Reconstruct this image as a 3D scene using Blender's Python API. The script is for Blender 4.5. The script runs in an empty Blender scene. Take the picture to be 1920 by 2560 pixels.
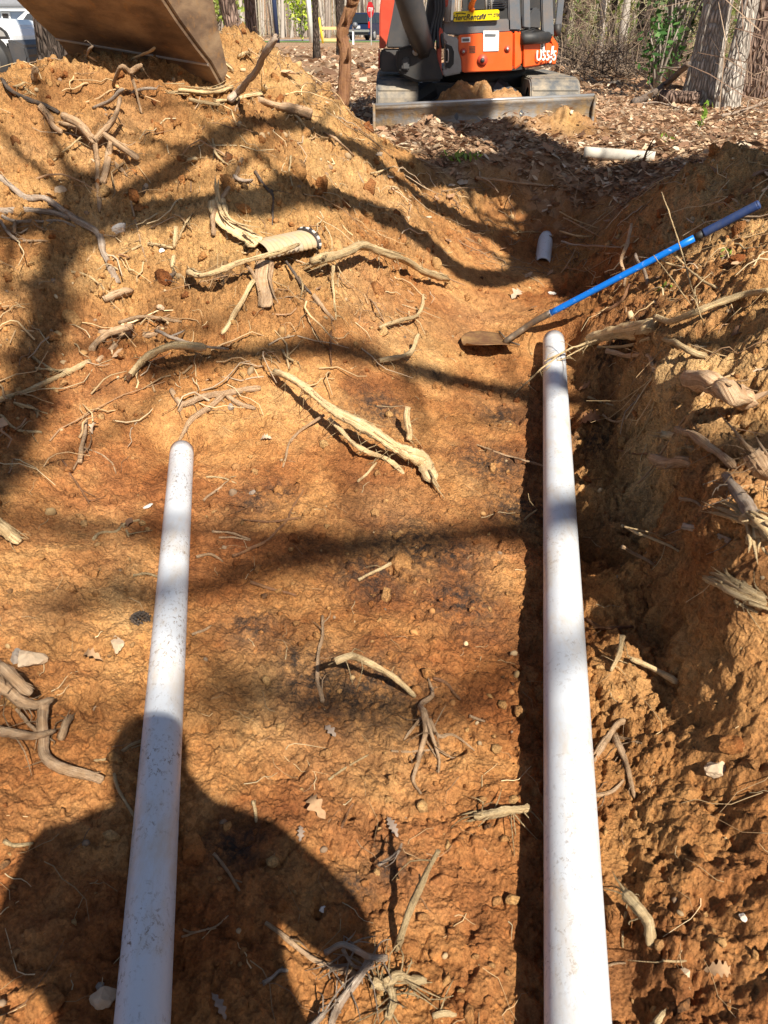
import bpy, bmesh, math, random
import numpy as np
from mathutils import Vector, Matrix

random.seed(7)
RNG = np.random.default_rng(11)
scene = bpy.context.scene
COL = scene.collection

# ------------------------------------------------------------------ camera, sky, sun, exposure
CAM = np.array([0.0, 0.0, 1.5]); PITCH = math.radians(32.2); FPX = 1922.0
cd = bpy.data.cameras.new("camera"); cam = bpy.data.objects.new("camera", cd); COL.objects.link(cam)
cam.location = CAM; cam.rotation_euler = (math.radians(90) - PITCH, 0, 0)
cd.sensor_fit = 'VERTICAL'; cd.sensor_height = 36.0; cd.sensor_width = 27.0
cd.lens = FPX / 2560 * 36; cd.clip_start = 0.05; cd.clip_end = 2000
scene.camera = cam

SUN_EL = math.radians(46.0); SUN_AZ = math.radians(24.0)     # sun stands behind the camera, to the right
SUN = np.array([math.sin(SUN_AZ) * math.cos(SUN_EL), -math.cos(SUN_AZ) * math.cos(SUN_EL), math.sin(SUN_EL)])
world = bpy.data.worlds.new("World"); scene.world = world; world.use_nodes = True
wn = world.node_tree; wn.nodes.clear()
sky = wn.nodes.new('ShaderNodeTexSky'); sky.sky_type = 'NISHITA'; sky.sun_disc = False
sky.sun_elevation = SUN_EL; sky.sun_rotation = math.atan2(SUN[0], SUN[1])
bg = wn.nodes.new('ShaderNodeBackground'); bg.inputs['Strength'].default_value = 0.052
wo = wn.nodes.new('ShaderNodeOutputWorld')
wn.links.new(sky.outputs[0], bg.inputs[0]); wn.links.new(bg.outputs[0], wo.inputs[0])
sl = bpy.data.lights.new("sun", 'SUN'); sl.energy = 5.0; sl.angle = math.radians(0.53); sl.color = (1.0, 0.93, 0.81)
so = bpy.data.objects.new("sun", sl); COL.objects.link(so)
so.rotation_euler = Vector(SUN).to_track_quat('Z', 'Y').to_euler(); so.location = (4, -9, 12)
vs = scene.view_settings; vs.view_transform = 'Standard'; vs.look = 'None'; vs.gamma = 1.0
vs.exposure = 0.90; vs.use_curve_mapping = False
scene.render.engine = 'CYCLES'; scene.cycles.use_denoising = True; scene.cycles.max_bounces = 6

# ------------------------------------------------------------------ helpers
def ray(X, Y):
    """Direction (unit depth) through a pixel of the 1920x2560 photograph."""
    u = (X - 960) / FPX; v = (Y - 1280) / FPX
    return np.array([u, math.cos(PITCH) - v * math.sin(PITCH), -math.sin(PITCH) - v * math.cos(PITCH)])
DS = 1920 / 1659.0
def W(dx, dy, y):
    """Point seen at (dx,dy) of the 1659-wide view that stands at the forward distance y."""
    d = ray(dx * DS, dy * DS); return CAM + d * (y / d[1])

def link(o): COL.objects.link(o); return o
def mesh_obj(name, verts, faces, mat=None, parent=None, smooth=False, uvs=None):
    me = bpy.data.meshes.new(name)
    me.from_pydata([tuple(map(float, v)) for v in verts], [], [tuple(f) for f in faces])
    if smooth: me.polygons.foreach_set('use_smooth', [True] * len(me.polygons))
    if uvs is not None:
        l = me.uv_layers.new(name='UVMap')
        idx = np.zeros(len(me.loops), dtype=np.int32); me.loops.foreach_get('vertex_index', idx)
        l.data.foreach_set('uv', np.asarray(uvs, dtype=np.float32)[idx].ravel())
    if mat: me.materials.append(mat)
    o = link(bpy.data.objects.new(name, me))
    if parent: o.parent = parent
    return o
def big_mesh(name, V, Fq, mat, smooth=True, col=None, parent=None):
    """Large mesh from numpy arrays (faces all of one size); col = per-vertex colour attribute."""
    me = bpy.data.meshes.new(name); k = Fq.shape[1]
    me.vertices.add(len(V)); me.vertices.foreach_set('co', V.astype(np.float32).ravel())
    me.loops.add(Fq.size); me.loops.foreach_set('vertex_index', Fq.astype(np.int32).ravel())
    me.polygons.add(len(Fq)); me.polygons.foreach_set('loop_start', np.arange(0, Fq.size, k, dtype=np.int32))
    me.polygons.foreach_set('loop_total', np.full(len(Fq), k, dtype=np.int32))
    me.update(calc_edges=True)
    me.polygons.foreach_set('use_smooth', np.full(len(Fq), smooth))
    if col is not None:
        a = me.attributes.new('tone', 'FLOAT_COLOR', 'POINT'); a.data.foreach_set('color', col.astype(np.float32).ravel())
    me.materials.append(mat); me.validate(clean_customdata=False)
    o = link(bpy.data.objects.new(name, me))
    if parent: o.parent = parent
    return o
def tag(o, label=None, cat=None, group=None, kind=None):
    for k, v in (('label', label), ('category', cat), ('group', group), ('kind', kind)):
        if v: o[k] = v
    return o
def empty(name, loc=(0, 0, 0)):
    o = link(bpy.data.objects.new(name, None)); o.location = tuple(map(float, loc)); o.empty_display_size = 0.1
    bpy.context.view_layer.update(); return o
def put(child, parent):
    """Parent a mesh whose vertices are in world space under an Empty that is not at the origin."""
    child.parent = parent; child.matrix_parent_inverse = Matrix.Translation(-parent.location); return child

class MB:
    """Collects simple solids and builds them as one mesh object."""
    def __init__(s): s.v = []; s.f = []; s.uv = []
    def add(s, v, f, uv=None):
        n = len(s.v); s.v += [tuple(map(float, p)) for p in v]; s.f += [tuple(i + n for i in q) for q in f]
        s.uv += list(uv) if uv is not None else [(0, 0)] * len(v); return s
    def box(s, c, d, M=None):
        x, y, z = [k / 2 for k in d]
        v = [Vector((a * x, b * y, e * z)) for a in (-1, 1) for b in (-1, 1) for e in (-1, 1)]
        if M is not None: v = [M @ p for p in v]
        v = [p + Vector(c) for p in v]
        return s.add(v, [(0, 1, 3, 2), (4, 6, 7, 5), (0, 4, 5, 1), (2, 3, 7, 6), (0, 2, 6, 4), (1, 5, 7, 3)])
    def prism(s, front, back):
        n = len(front)
        f = [tuple(range(n)), tuple(range(2 * n - 1, n - 1, -1))] + [(i, n + i, n + (i + 1) % n, (i + 1) % n) for i in range(n)]
        return s.add(list(front) + list(back), f)
    def tube(s, P, R, sides=8, rough=0.0, flat=1.0, seed=0, cap=True):
        v, f, uv = tube_data(P, R, sides, rough, flat, seed, cap); return s.add(v, f, uv)
    def cyl(s, a, b, r, sides=16, r2=None):
        return s.tube([a, b], [r, r if r2 is None else r2], sides)
    def build(s, name, mat, parent=None, smooth=False, bevel=0):
        o = mesh_obj(name, s.v, s.f, mat, None, smooth, s.uv)
        if bevel:
            bm = bmesh.new(); bm.from_mesh(o.data); bmesh.ops.recalc_face_normals(bm, faces=bm.faces)
            try: bmesh.ops.bevel(bm, geom=[e for e in bm.edges if len(e.link_faces) == 2 and e.calc_face_angle(0) > 0.5], offset=bevel, segments=2, affect='EDGES', clamp_overlap=True)
            except Exception: pass
            bm.to_mesh(o.data); bm.free()
        else:
            bm = bmesh.new(); bm.from_mesh(o.data); bmesh.ops.recalc_face_normals(bm, faces=bm.faces); bm.to_mesh(o.data); bm.free()
        if parent:
            if parent.type == 'EMPTY': put(o, parent)
            else: o.parent = parent; o.matrix_parent_inverse = Matrix.Identity(4)
        return o

_TAB = {}
def hsh(ix, iy, seed):
    if seed not in _TAB: _TAB[seed] = np.random.default_rng(seed + 1000).random(512 * 512)
    return _TAB[seed][((ix & 511) << 9) | (iy & 511)]
def gnoise(x, y, seed=0):
    x = np.asarray(x, float); y = np.asarray(y, float)
    ix = np.floor(x); iy = np.floor(y); fx = x - ix; fy = y - iy; ix = ix.astype(np.int64); iy = iy.astype(np.int64)
    u = fx * fx * fx * (fx * (fx * 6 - 15) + 10); w = fy * fy * fy * (fy * (fy * 6 - 15) + 10)
    def g(a, b):
        t = hsh(ix + a, iy + b, seed) * 2 * np.pi
        return np.cos(t) * (fx - a) + np.sin(t) * (fy - b)
    return ((g(0, 0) * (1 - u) + g(1, 0) * u) * (1 - w) + (g(0, 1) * (1 - u) + g(1, 1) * u) * w) * 1.5
def fbm(x, y, f, octv, seed=0, gain=0.5):
    s = 0; a = 1
    for o in range(octv):
        s = s + a * gnoise(x * f + 13.7 * o, y * f - 7.1 * o, seed + o); f *= 2.03; a *= gain
    return s
def bumps(x, y, size, seed, prob, rmin, rmax, flat=0.6):
    """Round-ish clods: height of the tallest dome over each point."""
    gx = x / size; gy = y / size; ix = np.floor(gx).astype(np.int64); iy = np.floor(gy).astype(np.int64)
    out = np.zeros_like(x)
    for a in (-1, 0, 1):
        for b in (-1, 0, 1):
            jx = ix + a; jy = iy + b
            cx = jx + hsh(jx, jy, seed); cy = jy + hsh(jx, jy, seed + 1)
            r = rmin + (rmax - rmin) * hsh(jx, jy, seed + 2) ** 2
            r = r * (hsh(jx, jy, seed + 3) < prob)
            an = hsh(jx, jy, seed + 4) * np.pi; e = 0.65 + 0.35 * hsh(jx, jy, seed + 5)
            dx = gx - cx; dy = gy - cy
            ux = dx * np.cos(an) + dy * np.sin(an); uy = (-dx * np.sin(an) + dy * np.cos(an)) / e
            d = np.maximum(np.abs(ux) * 0.75 + np.abs(uy) * 0.55, np.sqrt(ux * ux + uy * uy)) 
            h = np.sqrt(np.maximum(r * r - d * d, 0)) * flat
            out = np.maximum(out, h)
    return out * size
def sstep(a, b, x):
    t = np.clip((x - a) / (b - a), 0, 1); return t * t * (3 - 2 * t)

def catmull(P, n):
    P = np.asarray(P, float)
    if len(P) < 3: return np.array([P[0] + (P[-1] - P[0]) * t for t in np.linspace(0, 1, n)])
    Q = np.vstack([2 * P[0] - P[1], P, 2 * P[-1] - P[-2]])
    out = []
    for t in np.linspace(0, len(P) - 1 - 1e-6, n):
        i = int(t); f = t - i; a, b, c, d = Q[i], Q[i + 1], Q[i + 2], Q[i + 3]
        out.append(0.5 * ((2 * b) + (c - a) * f + (2 * a - 5 * b + 4 * c - d) * f * f + (3 * b - a - 3 * c + d) * f ** 3))
    return np.array(out)
def tube_data(P, R, sides=8, rough=0.0, flat=1.0, seed=0, cap=True):
    P = np.asarray(P, float); n = len(P); R = np.broadcast_to(np.asarray(R, float), (n,))
    T = np.gradient(P, axis=0); T /= np.linalg.norm(T, axis=1)[:, None] + 1e-9
    up = np.array([0, 0, 1.0]) if abs(T[0][2]) < 0.9 else np.array([1.0, 0, 0])
    rs = np.random.default_rng(seed + 5)
    v = []; uv = []; L = 0; prev = None
    for i in range(n):
        t = T[i]
        if prev is None: b = np.cross(t, up)
        else: b = prev - t * np.dot(prev, t)
        b /= np.linalg.norm(b) + 1e-9; prev = b; c = np.cross(b, t)
        if i: L += np.linalg.norm(P[i] - P[i - 1])
        jr = 1 + rough * rs.normal(0, 1, sides) * 0.5 + rough * rs.normal() * 0.5
        for k in range(sides):
            a = 2 * math.pi * k / sides
            v.append(P[i] + (b * math.cos(a) + c * math.sin(a) * flat) * R[i] * max(0.3, jr[k])); uv.append((k / sides, L))
    f = []
    for i in range(n - 1):
        for k in range(sides):
            k2 = (k + 1) % sides
            f.append((i * sides + k, i * sides + k2, (i + 1) * sides + k2, (i + 1) * sides + k))
    if cap:
        f.append(tuple(range(sides - 1, -1, -1))); f.append(tuple((n - 1) * sides + k for k in range(sides)))
    return v, f, uv

# ------------------------------------------------------------------ materials
class NT:
    def __init__(s, name):
        s.m = bpy.data.materials.new(name); s.m.use_nodes = True; s.t = s.m.node_tree
        s.b = s.t.nodes['Principled BSDF']; s.out = s.t.nodes['Material Output']
    def n(s, typ, **kw):
        nd = s.t.nodes.new(typ)
        for k, v in kw.items():
            if k.startswith('_'): setattr(nd, k[1:], v)
        return nd
    def l(s, a, b): s.t.links.new(a, b)
    def set(s, sock, v):
        if hasattr(v, 'is_output') or isinstance(v, bpy.types.NodeSocket): s.l(v, sock)
        else: sock.default_value = v
    def pos(s): return s.n('ShaderNodeTexCoord').outputs['Object']
    def geo(s): return s.n('ShaderNodeNewGeometry').outputs['Position']
    def uv(s): return s.n('ShaderNodeTexCoord').outputs['UV']
    def mapv(s, v, sc): 
        m = s.n('ShaderNodeMapping'); s.l(v, m.inputs['Vector']); m.inputs['Scale'].default_value = sc; return m.outputs[0]
    def noise(s, v, scale, detail=4, rough=0.55, dist=0):
        n = s.n('ShaderNodeTexNoise'); s.l(v, n.inputs['Vector'])
        n.inputs['Scale'].default_value = scale; n.inputs['Detail'].default_value = detail
        n.inputs['Roughness'].default_value = rough; n.inputs['Distortion'].default_value = dist; return n.outputs['Fac']
    def voro(s, v, scale, feat='F1', out='Distance'):
        n = s.n('ShaderNodeTexVoronoi', _feature=feat); s.l(v, n.inputs['Vector']); n.inputs['Scale'].default_value = scale
        return n.outputs[out]
    def ramp(s, fac, stops, interp='LINEAR'):
        r = s.n('ShaderNodeValToRGB'); s.l(fac, r.inputs[0]); cr = r.color_ramp; cr.interpolation = interp
        while len(cr.elements) < len(stops): cr.elements.new(0.5)
        for e, (p, c) in zip(cr.elements, stops):
            e.position = p; e.color = (c[0], c[1], c[2], 1) if hasattr(c, '__len__') else (c, c, c, 1)
        return r.outputs[0]
    def mix(s, fac, a, b, mode='MIX'):
        m = s.n('ShaderNodeMix', _data_type='RGBA', _blend_type=mode)
        s.set(m.inputs[0], fac)
        for i, x in ((6, a), (7, b)):
            s.set(m.inputs[i], x if isinstance(x, bpy.types.NodeSocket) else (x[0], x[1], x[2], 1))
        return m.outputs[2]
    def math(s, op, a, b=0.0):
        m = s.n('ShaderNodeMath', _operation=op); s.set(m.inputs[0], a); s.set(m.inputs[1], b); return m.outputs[0]
    def bump(s, h, strength, dist, normal=None):
        b = s.n('ShaderNodeBump'); s.l(h, b.inputs['Height']); b.inputs['Strength'].default_value = strength
        b.inputs['Distance'].default_value = dist
        if normal is not None: s.l(normal, b.inputs['Normal'])
        return b.outputs[0]
    def fin(s, col, rough=0.8, normal=None, metal=0.0, spec=0.5):
        s.set(s.b.inputs['Base Color'], col if isinstance(col, bpy.types.NodeSocket) else (col[0], col[1], col[2], 1))
        s.set(s.b.inputs['Roughness'], rough); s.b.inputs['Metallic'].default_value = metal
        s.b.inputs['Specular IOR Level'].default_value = spec
        if normal is not None: s.l(normal, s.b.inputs['Normal'])
        return s.m

M = {}
def soil_material():
    t = NT('clay_soil'); p = t.geo()
    at = t.n('ShaderNodeAttribute', _attribute_name='tone'); sep = t.n('ShaderNodeSeparateColor'); t.l(at.outputs['Color'], sep.inputs[0])
    lit, yel, char = sep.outputs[0], sep.outputs[1], sep.outputs[2]
    n1 = t.noise(p, 2.2, 7, 0.62, 0.4)
    c = t.ramp(n1, [(0.32, (0.18, 0.058, 0.020)), (0.45, (0.335, 0.130, 0.042)), (0.56, (0.46, 0.222, 0.078)), (0.70, (0.56, 0.325, 0.135))])
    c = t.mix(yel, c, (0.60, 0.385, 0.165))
    c = t.mix(0.9, c, t.ramp(t.noise(p, 1.3, 5, 0.6, .4), [(0.34, (.72, .60, .52)), (0.5, (1, .98, .97)), (0.64, (1.16, 1.24, 1.4))]), 'MULTIPLY')
    n2 = t.noise(p, 22, 8, 0.7)
    c = t.mix(0.85, c, t.ramp(n2, [(0.25, 0.40), (0.48, 0.95), (0.75, 1.32)]), 'MULTIPLY')
    vc = t.n('ShaderNodeTexVoronoi'); t.l(p, vc.inputs['Vector']); vc.inputs['Scale'].default_value = 95
    sv = t.n('ShaderNodeSeparateColor'); t.l(vc.outputs['Color'], sv.inputs[0])
    c = t.mix(0.5, c, t.ramp(sv.outputs[0], [(0.0, (0.55, 0.45, 0.40)), (0.3, (0.95, 0.9, 0.85)), (0.8, (1.08, 1.05, 1.0)), (0.93, (1.25, 1.1, 0.9)), (1.0, (1.45, 1.4, 1.3))]), 'MULTIPLY')
    vg = t.voro(p, 300, 'F1', 'Color'); sg = t.n('ShaderNodeSeparateColor'); t.l(vg, sg.inputs[0])
    c = t.mix(0.4, c, t.ramp(sg.outputs[1], [(0.0, 0.55), (0.5, 1.0), (1.0, 1.25)]), 'MULTIPLY')
    # dark humus and charcoal smears
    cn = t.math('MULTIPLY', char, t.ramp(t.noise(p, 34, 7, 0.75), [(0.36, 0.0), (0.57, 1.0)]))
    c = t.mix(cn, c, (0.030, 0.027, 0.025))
    # leaf mould away from the dig
    vl = t.voro(t.mapv(p, (1, 1.0, 1)), 16, 'F1', 'Color'); s2 = t.n('ShaderNodeSeparateColor'); t.l(vl, s2.inputs[0])
    lc = t.ramp(s2.outputs[0], [(0.0, (0.13, 0.075, 0.042)), (0.35, (0.28, 0.165, 0.095)), (0.7, (0.40, 0.255, 0.155)), (1.0, (0.52, 0.375, 0.25))])
    lc = t.mix(0.7, lc, t.ramp(t.noise(p, 1.3, 5, 0.6), [(0.3, 0.6), (0.7, 1.25)]), 'MULTIPLY')
    c = t.mix(lit, c, lc)
    b0 = t.bump(t.noise(p, 17, 10, 0.74), 0.6, 0.045); t.l(t.math('MULTIPLY', at.outputs['Alpha'], 0.6), b0.node.inputs['Strength'])
    b1 = t.bump(t.noise(p, 55, 9, 0.74), 0.8, 0.014, b0)
    b2 = t.bump(t.voro(p, 110), 0.8, 0.008, b1)
    b3 = t.bump(t.noise(p, 340, 4, 0.7), 0.6, 0.003, b2)
    return t.fin(c, 0.95, b3, spec=0.15)
M['soil'] = soil_material()

def root_material(name, a, b, dirt=(0.40, 0.21, 0.08), dirtamt=0.6):
    t = NT(name); u = t.uv(); p = t.pos()
    oi = t.n('ShaderNodeObjectInfo').outputs['Random']
    s1 = t.noise(t.mapv(u, (26, 5, 1)), 1.0, 6, 0.65, 0.6)
    c = t.mix(t.ramp(s1, [(0.36, 0.0), (0.62, 1.0)]), a, b)
    ring = t.ramp(t.noise(t.mapv(u, (3, 70, 1)), 1.0, 4, 0.7), [(0.36, 0.55), (0.5, 1.0)]); c = t.mix(0.35, c, ring, 'MULTIPLY')
    s2 = t.noise(p, 38, 5, 0.65)
    c = t.mix(t.math('MULTIPLY', t.ramp(s2, [(0.42, 0.0), (0.62, 1.0)]), dirtamt), c, dirt)
    c = t.mix(0.55, c, t.ramp(oi, [(0, 0.6), (0.5, 1.0), (1, 1.25)]), 'MULTIPLY')
    bb = t.bump(s1, 1.0, 0.010); bb = t.bump(t.noise(p, 120, 6, .7), 0.8, 0.006, bb)
    return t.fin(c, 0.85, bb, spec=0.2)
M['root'] = root_material('root_bark', (0.40, 0.245, 0.145), (0.68, 0.48, 0.30), dirtamt=.4)
M['pale'] = root_material('torn_wood', (0.56, 0.375, 0.18), (0.84, 0.645, 0.37), dirtamt=0.25)
M['redroot'] = root_material('red_root', (0.20, 0.085, 0.045), (0.38, 0.20, 0.11), dirtamt=0.45)
M['darkroot'] = root_material('dark_root', (0.055, 0.05, 0.05), (0.17, 0.14, 0.12), dirtamt=0.25)
M['greyroot'] = root_material('grey_root', (0.33, 0.24, 0.185), (0.58, 0.48, 0.38), dirtamt=0.3)

def pvc_material(name, dirtamt):
    t = NT(name); p = t.pos(); u = t.uv()
    d1 = t.ramp(t.noise(t.mapv(u, (26, 62, 1)), 1.0, 9, 0.78, 0.5), [(0.535, 0.0), (0.59, 1.0)])
    zone = t.ramp(t.noise(p, 6.5, 5, .7), [(0.42, 0.03), (0.60, 1.0)])
    c = t.mix(t.math('MULTIPLY', t.math('MULTIPLY', d1, zone), dirtamt), (0.585, 0.61, 0.645), (0.17, 0.115, 0.075))
    sm = t.ramp(t.noise(t.mapv(p, (1, .35, 1)), 11, 7, 0.7), [(0.50, 0.0), (0.72, 1.0)])
    c = t.mix(t.math('MULTIPLY', sm, 0.60), c, (0.50, 0.37, 0.22))
    sc = t.ramp(t.noise(t.mapv(u, (60, 2.0, 1)), 1.0, 5, 0.7), [(0.62, 0.0), (0.70, 1.0)])
    c = t.mix(t.math('MULTIPLY', sc, 0.30), c, (0.42, 0.38, 0.33))
    ro = t.ramp(d1, [(0, 0.34), (1, 0.8)])
    return t.fin(c, ro, t.bump(t.noise(p, 90, 5), 0.12, 0.003), spec=0.45)
M['pvc'] = pvc_material('white_pvc', 0.9)
M['pvc2'] = pvc_material('white_pvc_clean', 0.5)
M['greypvc'] = None

def plain(name, col, rough=0.5, metal=0.0, dirt=0.0, dirtcol=(0.32, 0.19, 0.09), scale=9, spec=0.5, bump=0.0):
    t = NT(name); p = t.geo()
    c = t.mix(0.35, col, t.ramp(t.noise(p, scale * 0.6, 5, 0.6), [(0.3, 0.7), (0.7, 1.2)]), 'MULTIPLY')
    if dirt: c = t.mix(t.math('MULTIPLY', t.ramp(t.noise(p, scale, 8, 0.68), [(0.42, 0.0), (0.68, 1.0)]), dirt), c, dirtcol)
    nb = t.bump(t.noise(p, scale * 8, 4), bump, 0.004) if bump else None
    return t.fin(c, rough, nb, metal, spec)
M['greypvc'] = plain('weathered_pipe', (0.52, 0.48, 0.40), 0.7, dirt=.8, dirtcol=(.22, .20, .18), scale=6, bump=.2)
M['orange'] = plain('orange_paint', (0.78, 0.105, 0.012), 0.42, dirt=0.22, scale=5)
M['red'] = plain('faded_red_paint', (0.50, 0.055, 0.025), 0.45, dirt=0.2, scale=6)
M['charcoal'] = plain('charcoal_plastic', (0.045, 0.047, 0.052), 0.5, dirt=0.22, dirtcol=(0.16, 0.12, 0.085), scale=6)
M['black'] = plain('black_rubber', (0.02, 0.02, 0.021), 0.6, dirt=0.2, dirtcol=(0.10, 0.075, 0.05))
M['greysteel'] = plain('grey_cast_steel', (0.36, 0.36, 0.35), 0.5, 0.2, dirt=0.5, dirtcol=(0.22, 0.17, 0.12), scale=8)
M['slate'] = plain('slate_grey_paint', (0.11, 0.125, 0.145), 0.45, dirt=0.3, scale=6)
def blade_material():
    t = NT('muddy_blade_steel'); p = t.geo()
    c = t.mix(t.ramp(t.noise(t.mapv(p, (2.5, 2.5, 9)), 1.0, 8, .7), [(.40, 0.0), (.58, 1.0)]), (.27, .265, .26), (.20, .135, .075))
    c = t.mix(t.ramp(t.noise(p, 9, 8, .75), [(.48, 0.0), (.62, .9)]), c, (.36, .235, .11))
    return t.fin(c, .6, t.bump(t.noise(p, 30, 6, .7), .6, .01), .1)
M['blade'] = blade_material()
M['track'] = plain('muddy_rubber_track', (0.085, 0.09, 0.095), 0.75, dirt=0.95, dirtcol=(0.36, 0.29, 0.20), scale=5, bump=0.4)
def bucket_material():
    t = NT('rusty_bucket_steel'); p = t.geo()
    c = t.ramp(t.noise(t.mapv(p, (3, 3, 9)), 1.0, 8, 0.65), [(0.3, (0.08, 0.05, 0.035)), (0.48, (0.22, 0.14, 0.085)), (0.62, (0.36, 0.24, 0.14)), (0.75, (0.48, 0.34, 0.20))])
    c = t.mix(t.ramp(t.noise(p, 14, 6, 0.7), [(0.55, 0.0), (0.7, 0.7)]), c, (0.40, 0.21, 0.075))
    return t.fin(c, 0.6, t.bump(t.noise(p, 40, 6, 0.7), 0.35, 0.006), 0.25)
M['bucket'] = bucket_material()
M['yellow'] = plain('yellow_decal', (0.90, 0.68, 0.0), 0.4, scale=3)
M['white'] = plain('white_paint', (0.80, 0.80, 0.79), 0.4, scale=4)
M['ink'] = plain('dark_print', (0.05, 0.045, 0.03), 0.6)
M['steel'] = plain('bare_steel', (0.55, 0.54, 0.52), 0.35, 0.7, dirt=0.3)
M['glass'] = plain('dark_glass', (0.02, 0.025, 0.03), 0.06, spec=0.8)
M['siding'] = None
M['trim'] = plain('white_trim', (0.80, 0.80, 0.78), 0.5, scale=2)
M['shingle'] = plain('grey_shingle', (0.20, 0.205, 0.22), 0.9, scale=6, dirt=0.3, dirtcol=(0.12, 0.12, 0.13))
M['asphalt'] = plain('pale_asphalt', (0.24, 0.24, 0.25), 0.9, scale=1.5)
M['grass'] = plain('lawn_grass', (0.10, 0.17, 0.03), 0.9, scale=2)
M['carwhite'] = plain('white_car_paint', (0.80, 0.81, 0.82), 0.2, spec=0.6)
M['carsilver'] = plain('silver_car_paint', (0.48, 0.52, 0.57), 0.22, 0.4)
M['carblue'] = plain('navy_car_paint', (0.012, 0.022, 0.06), 0.18, spec=0.7)
M['redlamp'] = plain('red_lamp', (0.65, 0.01, 0.008), 0.2)
M['greenlid'] = plain('green_plastic', (0.13, 0.33, 0.05), 0.5)
M['cream'] = plain('cream_plastic', (0.62, 0.58, 0.42), 0.5)
M['bluepole'] = plain('dark_blue_pole', (0.02, 0.035, 0.09), 0.4)
M['whitepole'] = plain('white_pole', (0.74, 0.78, 0.74), 0.5)
M['safety'] = plain('safety_yellow', (0.85, 0.62, 0.04), 0.5)
M['lumber'] = plain('new_lumber', (0.66, 0.45, 0.20), 0.7)
M['stopred'] = plain('stop_sign_red', (0.45, 0.01, 0.015), 0.5)
M['rag'] = plain('orange_rag', (0.9, 0.2, 0.02), 0.8)
M['cloth'] = plain('dark_jacket', (0.05, 0.06, 0.08), 0.9)
M['skin'] = plain('skin', (0.5, 0.3, 0.22), 0.6)
def siding():
    t = NT('blue_grey_siding'); p = t.geo(); s = t.n('ShaderNodeSeparateXYZ'); t.l(p, s.inputs[0])
    saw = t.math('FRACT', t.math('MULTIPLY', s.outputs[2], 6.5))
    c = t.mix(t.ramp(saw, [(0.0, 0.25), (0.12, 0.0)]), (0.34, 0.42, 0.54), (0.22, 0.28, 0.36))
    return t.fin(c, 0.6, t.bump(saw, 0.5, 0.02))
M['siding'] = siding()
def bark(name, a, b, c3, sc=1.0):
    t = NT(name); u = t.uv(); p = t.geo()
    f = t.noise(t.mapv(p, (22 * sc, 22 * sc, 4.5 * sc)), 1.0, 7, 0.65, 0.8)
    v = t.voro(t.mapv(p, (26 * sc, 26 * sc, 7 * sc)), 1.0, 'DISTANCE_TO_EDGE')
    c = t.ramp(f, [(0.28, a), (0.5, b), (0.72, c3)])
    c = t.mix(0.75, c, t.ramp(v, [(0.0, 0.32), (0.22, 1.05)]), 'MULTIPLY')
    c = t.mix(0.6, c, t.ramp(t.noise(p, 3.5, 5), [(0.3, 0.7), (0.7, 1.2)]), 'MULTIPLY')
    bb = t.bump(t.ramp(v, [(0.0, 0.0), (0.3, 1.0)]), 0.9, 0.03 / sc); bb = t.bump(f, 0.6, 0.015 / sc, bb)
    return t.fin(c, 0.9, bb, spec=0.15)
M['bark_grey'] = bark('grey_bark', (0.26, 0.21, 0.175), (0.50, 0.44, 0.375), (0.66, 0.60, 0.52))
M['bark_pine'] = bark('pine_bark', (0.10, 0.065, 0.05), (0.27, 0.18, 0.14), (0.42, 0.30, 0.23), 0.8)
M['bark_dark'] = bark('dark_bark', (0.03, 0.024, 0.02), (0.085, 0.065, 0.052), (0.17, 0.12, 0.095), 0.8)
M['bark_far'] = plain('far_bark', (0.26, 0.21, 0.175), 0.95, scale=1.2, dirt=0.5, dirtcol=(0.42, 0.37, 0.31))
M['bark_far2'] = plain('far_bark_pale', (0.42, 0.38, 0.33), 0.95, scale=1.2, dirt=0.4, dirtcol=(0.25, 0.2, 0.16))
def tone_mat(name, rough=0.85, trans=0.0):
    t = NT(name); at = t.n('ShaderNodeAttribute', _attribute_name='tone')
    c = t.mix(0.5, at.outputs['Color'], t.ramp(t.noise(t.geo(), 60, 4), [(0.3, 0.7), (0.7, 1.2)]), 'MULTIPLY')
    t.fin(c, rough, spec=0.2)
    if trans:
        tr = t.n('ShaderNodeBsdfTranslucent'); t.l(c, tr.inputs[0]); mx = t.n('ShaderNodeMixShader'); mx.inputs[0].default_value = trans
        t.l(t.b.outputs[0], mx.inputs[1]); t.l(tr.outputs[0], mx.inputs[2]); t.l(mx.outputs[0], t.out.inputs[0])
    return t.m
M['tone'] = tone_mat('tinted_dry_matter'); M['leaf'] = tone_mat('dry_leaf', 0.7, 0.25); M['green'] = tone_mat('green_leaf', 0.5, 0.3)
def bluehandle():
    t = NT('blue_fibreglass'); p = t.geo()
    n = t.ramp(t.noise(t.mapv(p, (10, 60, 60)), 1.0, 8, 0.75), [(0.60, 0.0), (0.64, 1.0)])
    return t.fin(t.mix(t.math('MULTIPLY', n, 0.8), (0.004, 0.17, 0.66), (0.55, 0.60, 0.66)), 0.38, spec=0.45)
M['blue'] = bluehandle()
M['grip'] = plain('worn_rubber_grip', (0.012, 0.035, 0.13), 0.6, dirt=0.45, dirtcol=(0.06, 0.07, 0.10), scale=30)
M['collar'] = plain('muddy_socket_steel', (0.14, 0.115, 0.09), 0.55, 0.35, dirt=0.7, dirtcol=(0.34, 0.21, 0.11), scale=24, bump=0.5)
M['rustblade'] = plain('rusty_shovel_steel', (0.22, 0.11, 0.05), 0.5, 0.35, dirt=0.75, dirtcol=(0.5, 0.3, 0.11), scale=16)
M['corr'] = plain('corrugated_plastic', (0.03, 0.03, 0.033), 0.5, dirt=0.2, scale=30)
M['corrdirt'] = plain('soil_coated_plastic', (0.50, 0.36, 0.20), 0.85, dirt=0.85, dirtcol=(0.34, 0.30, 0.26), scale=16, bump=0.5)
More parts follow.
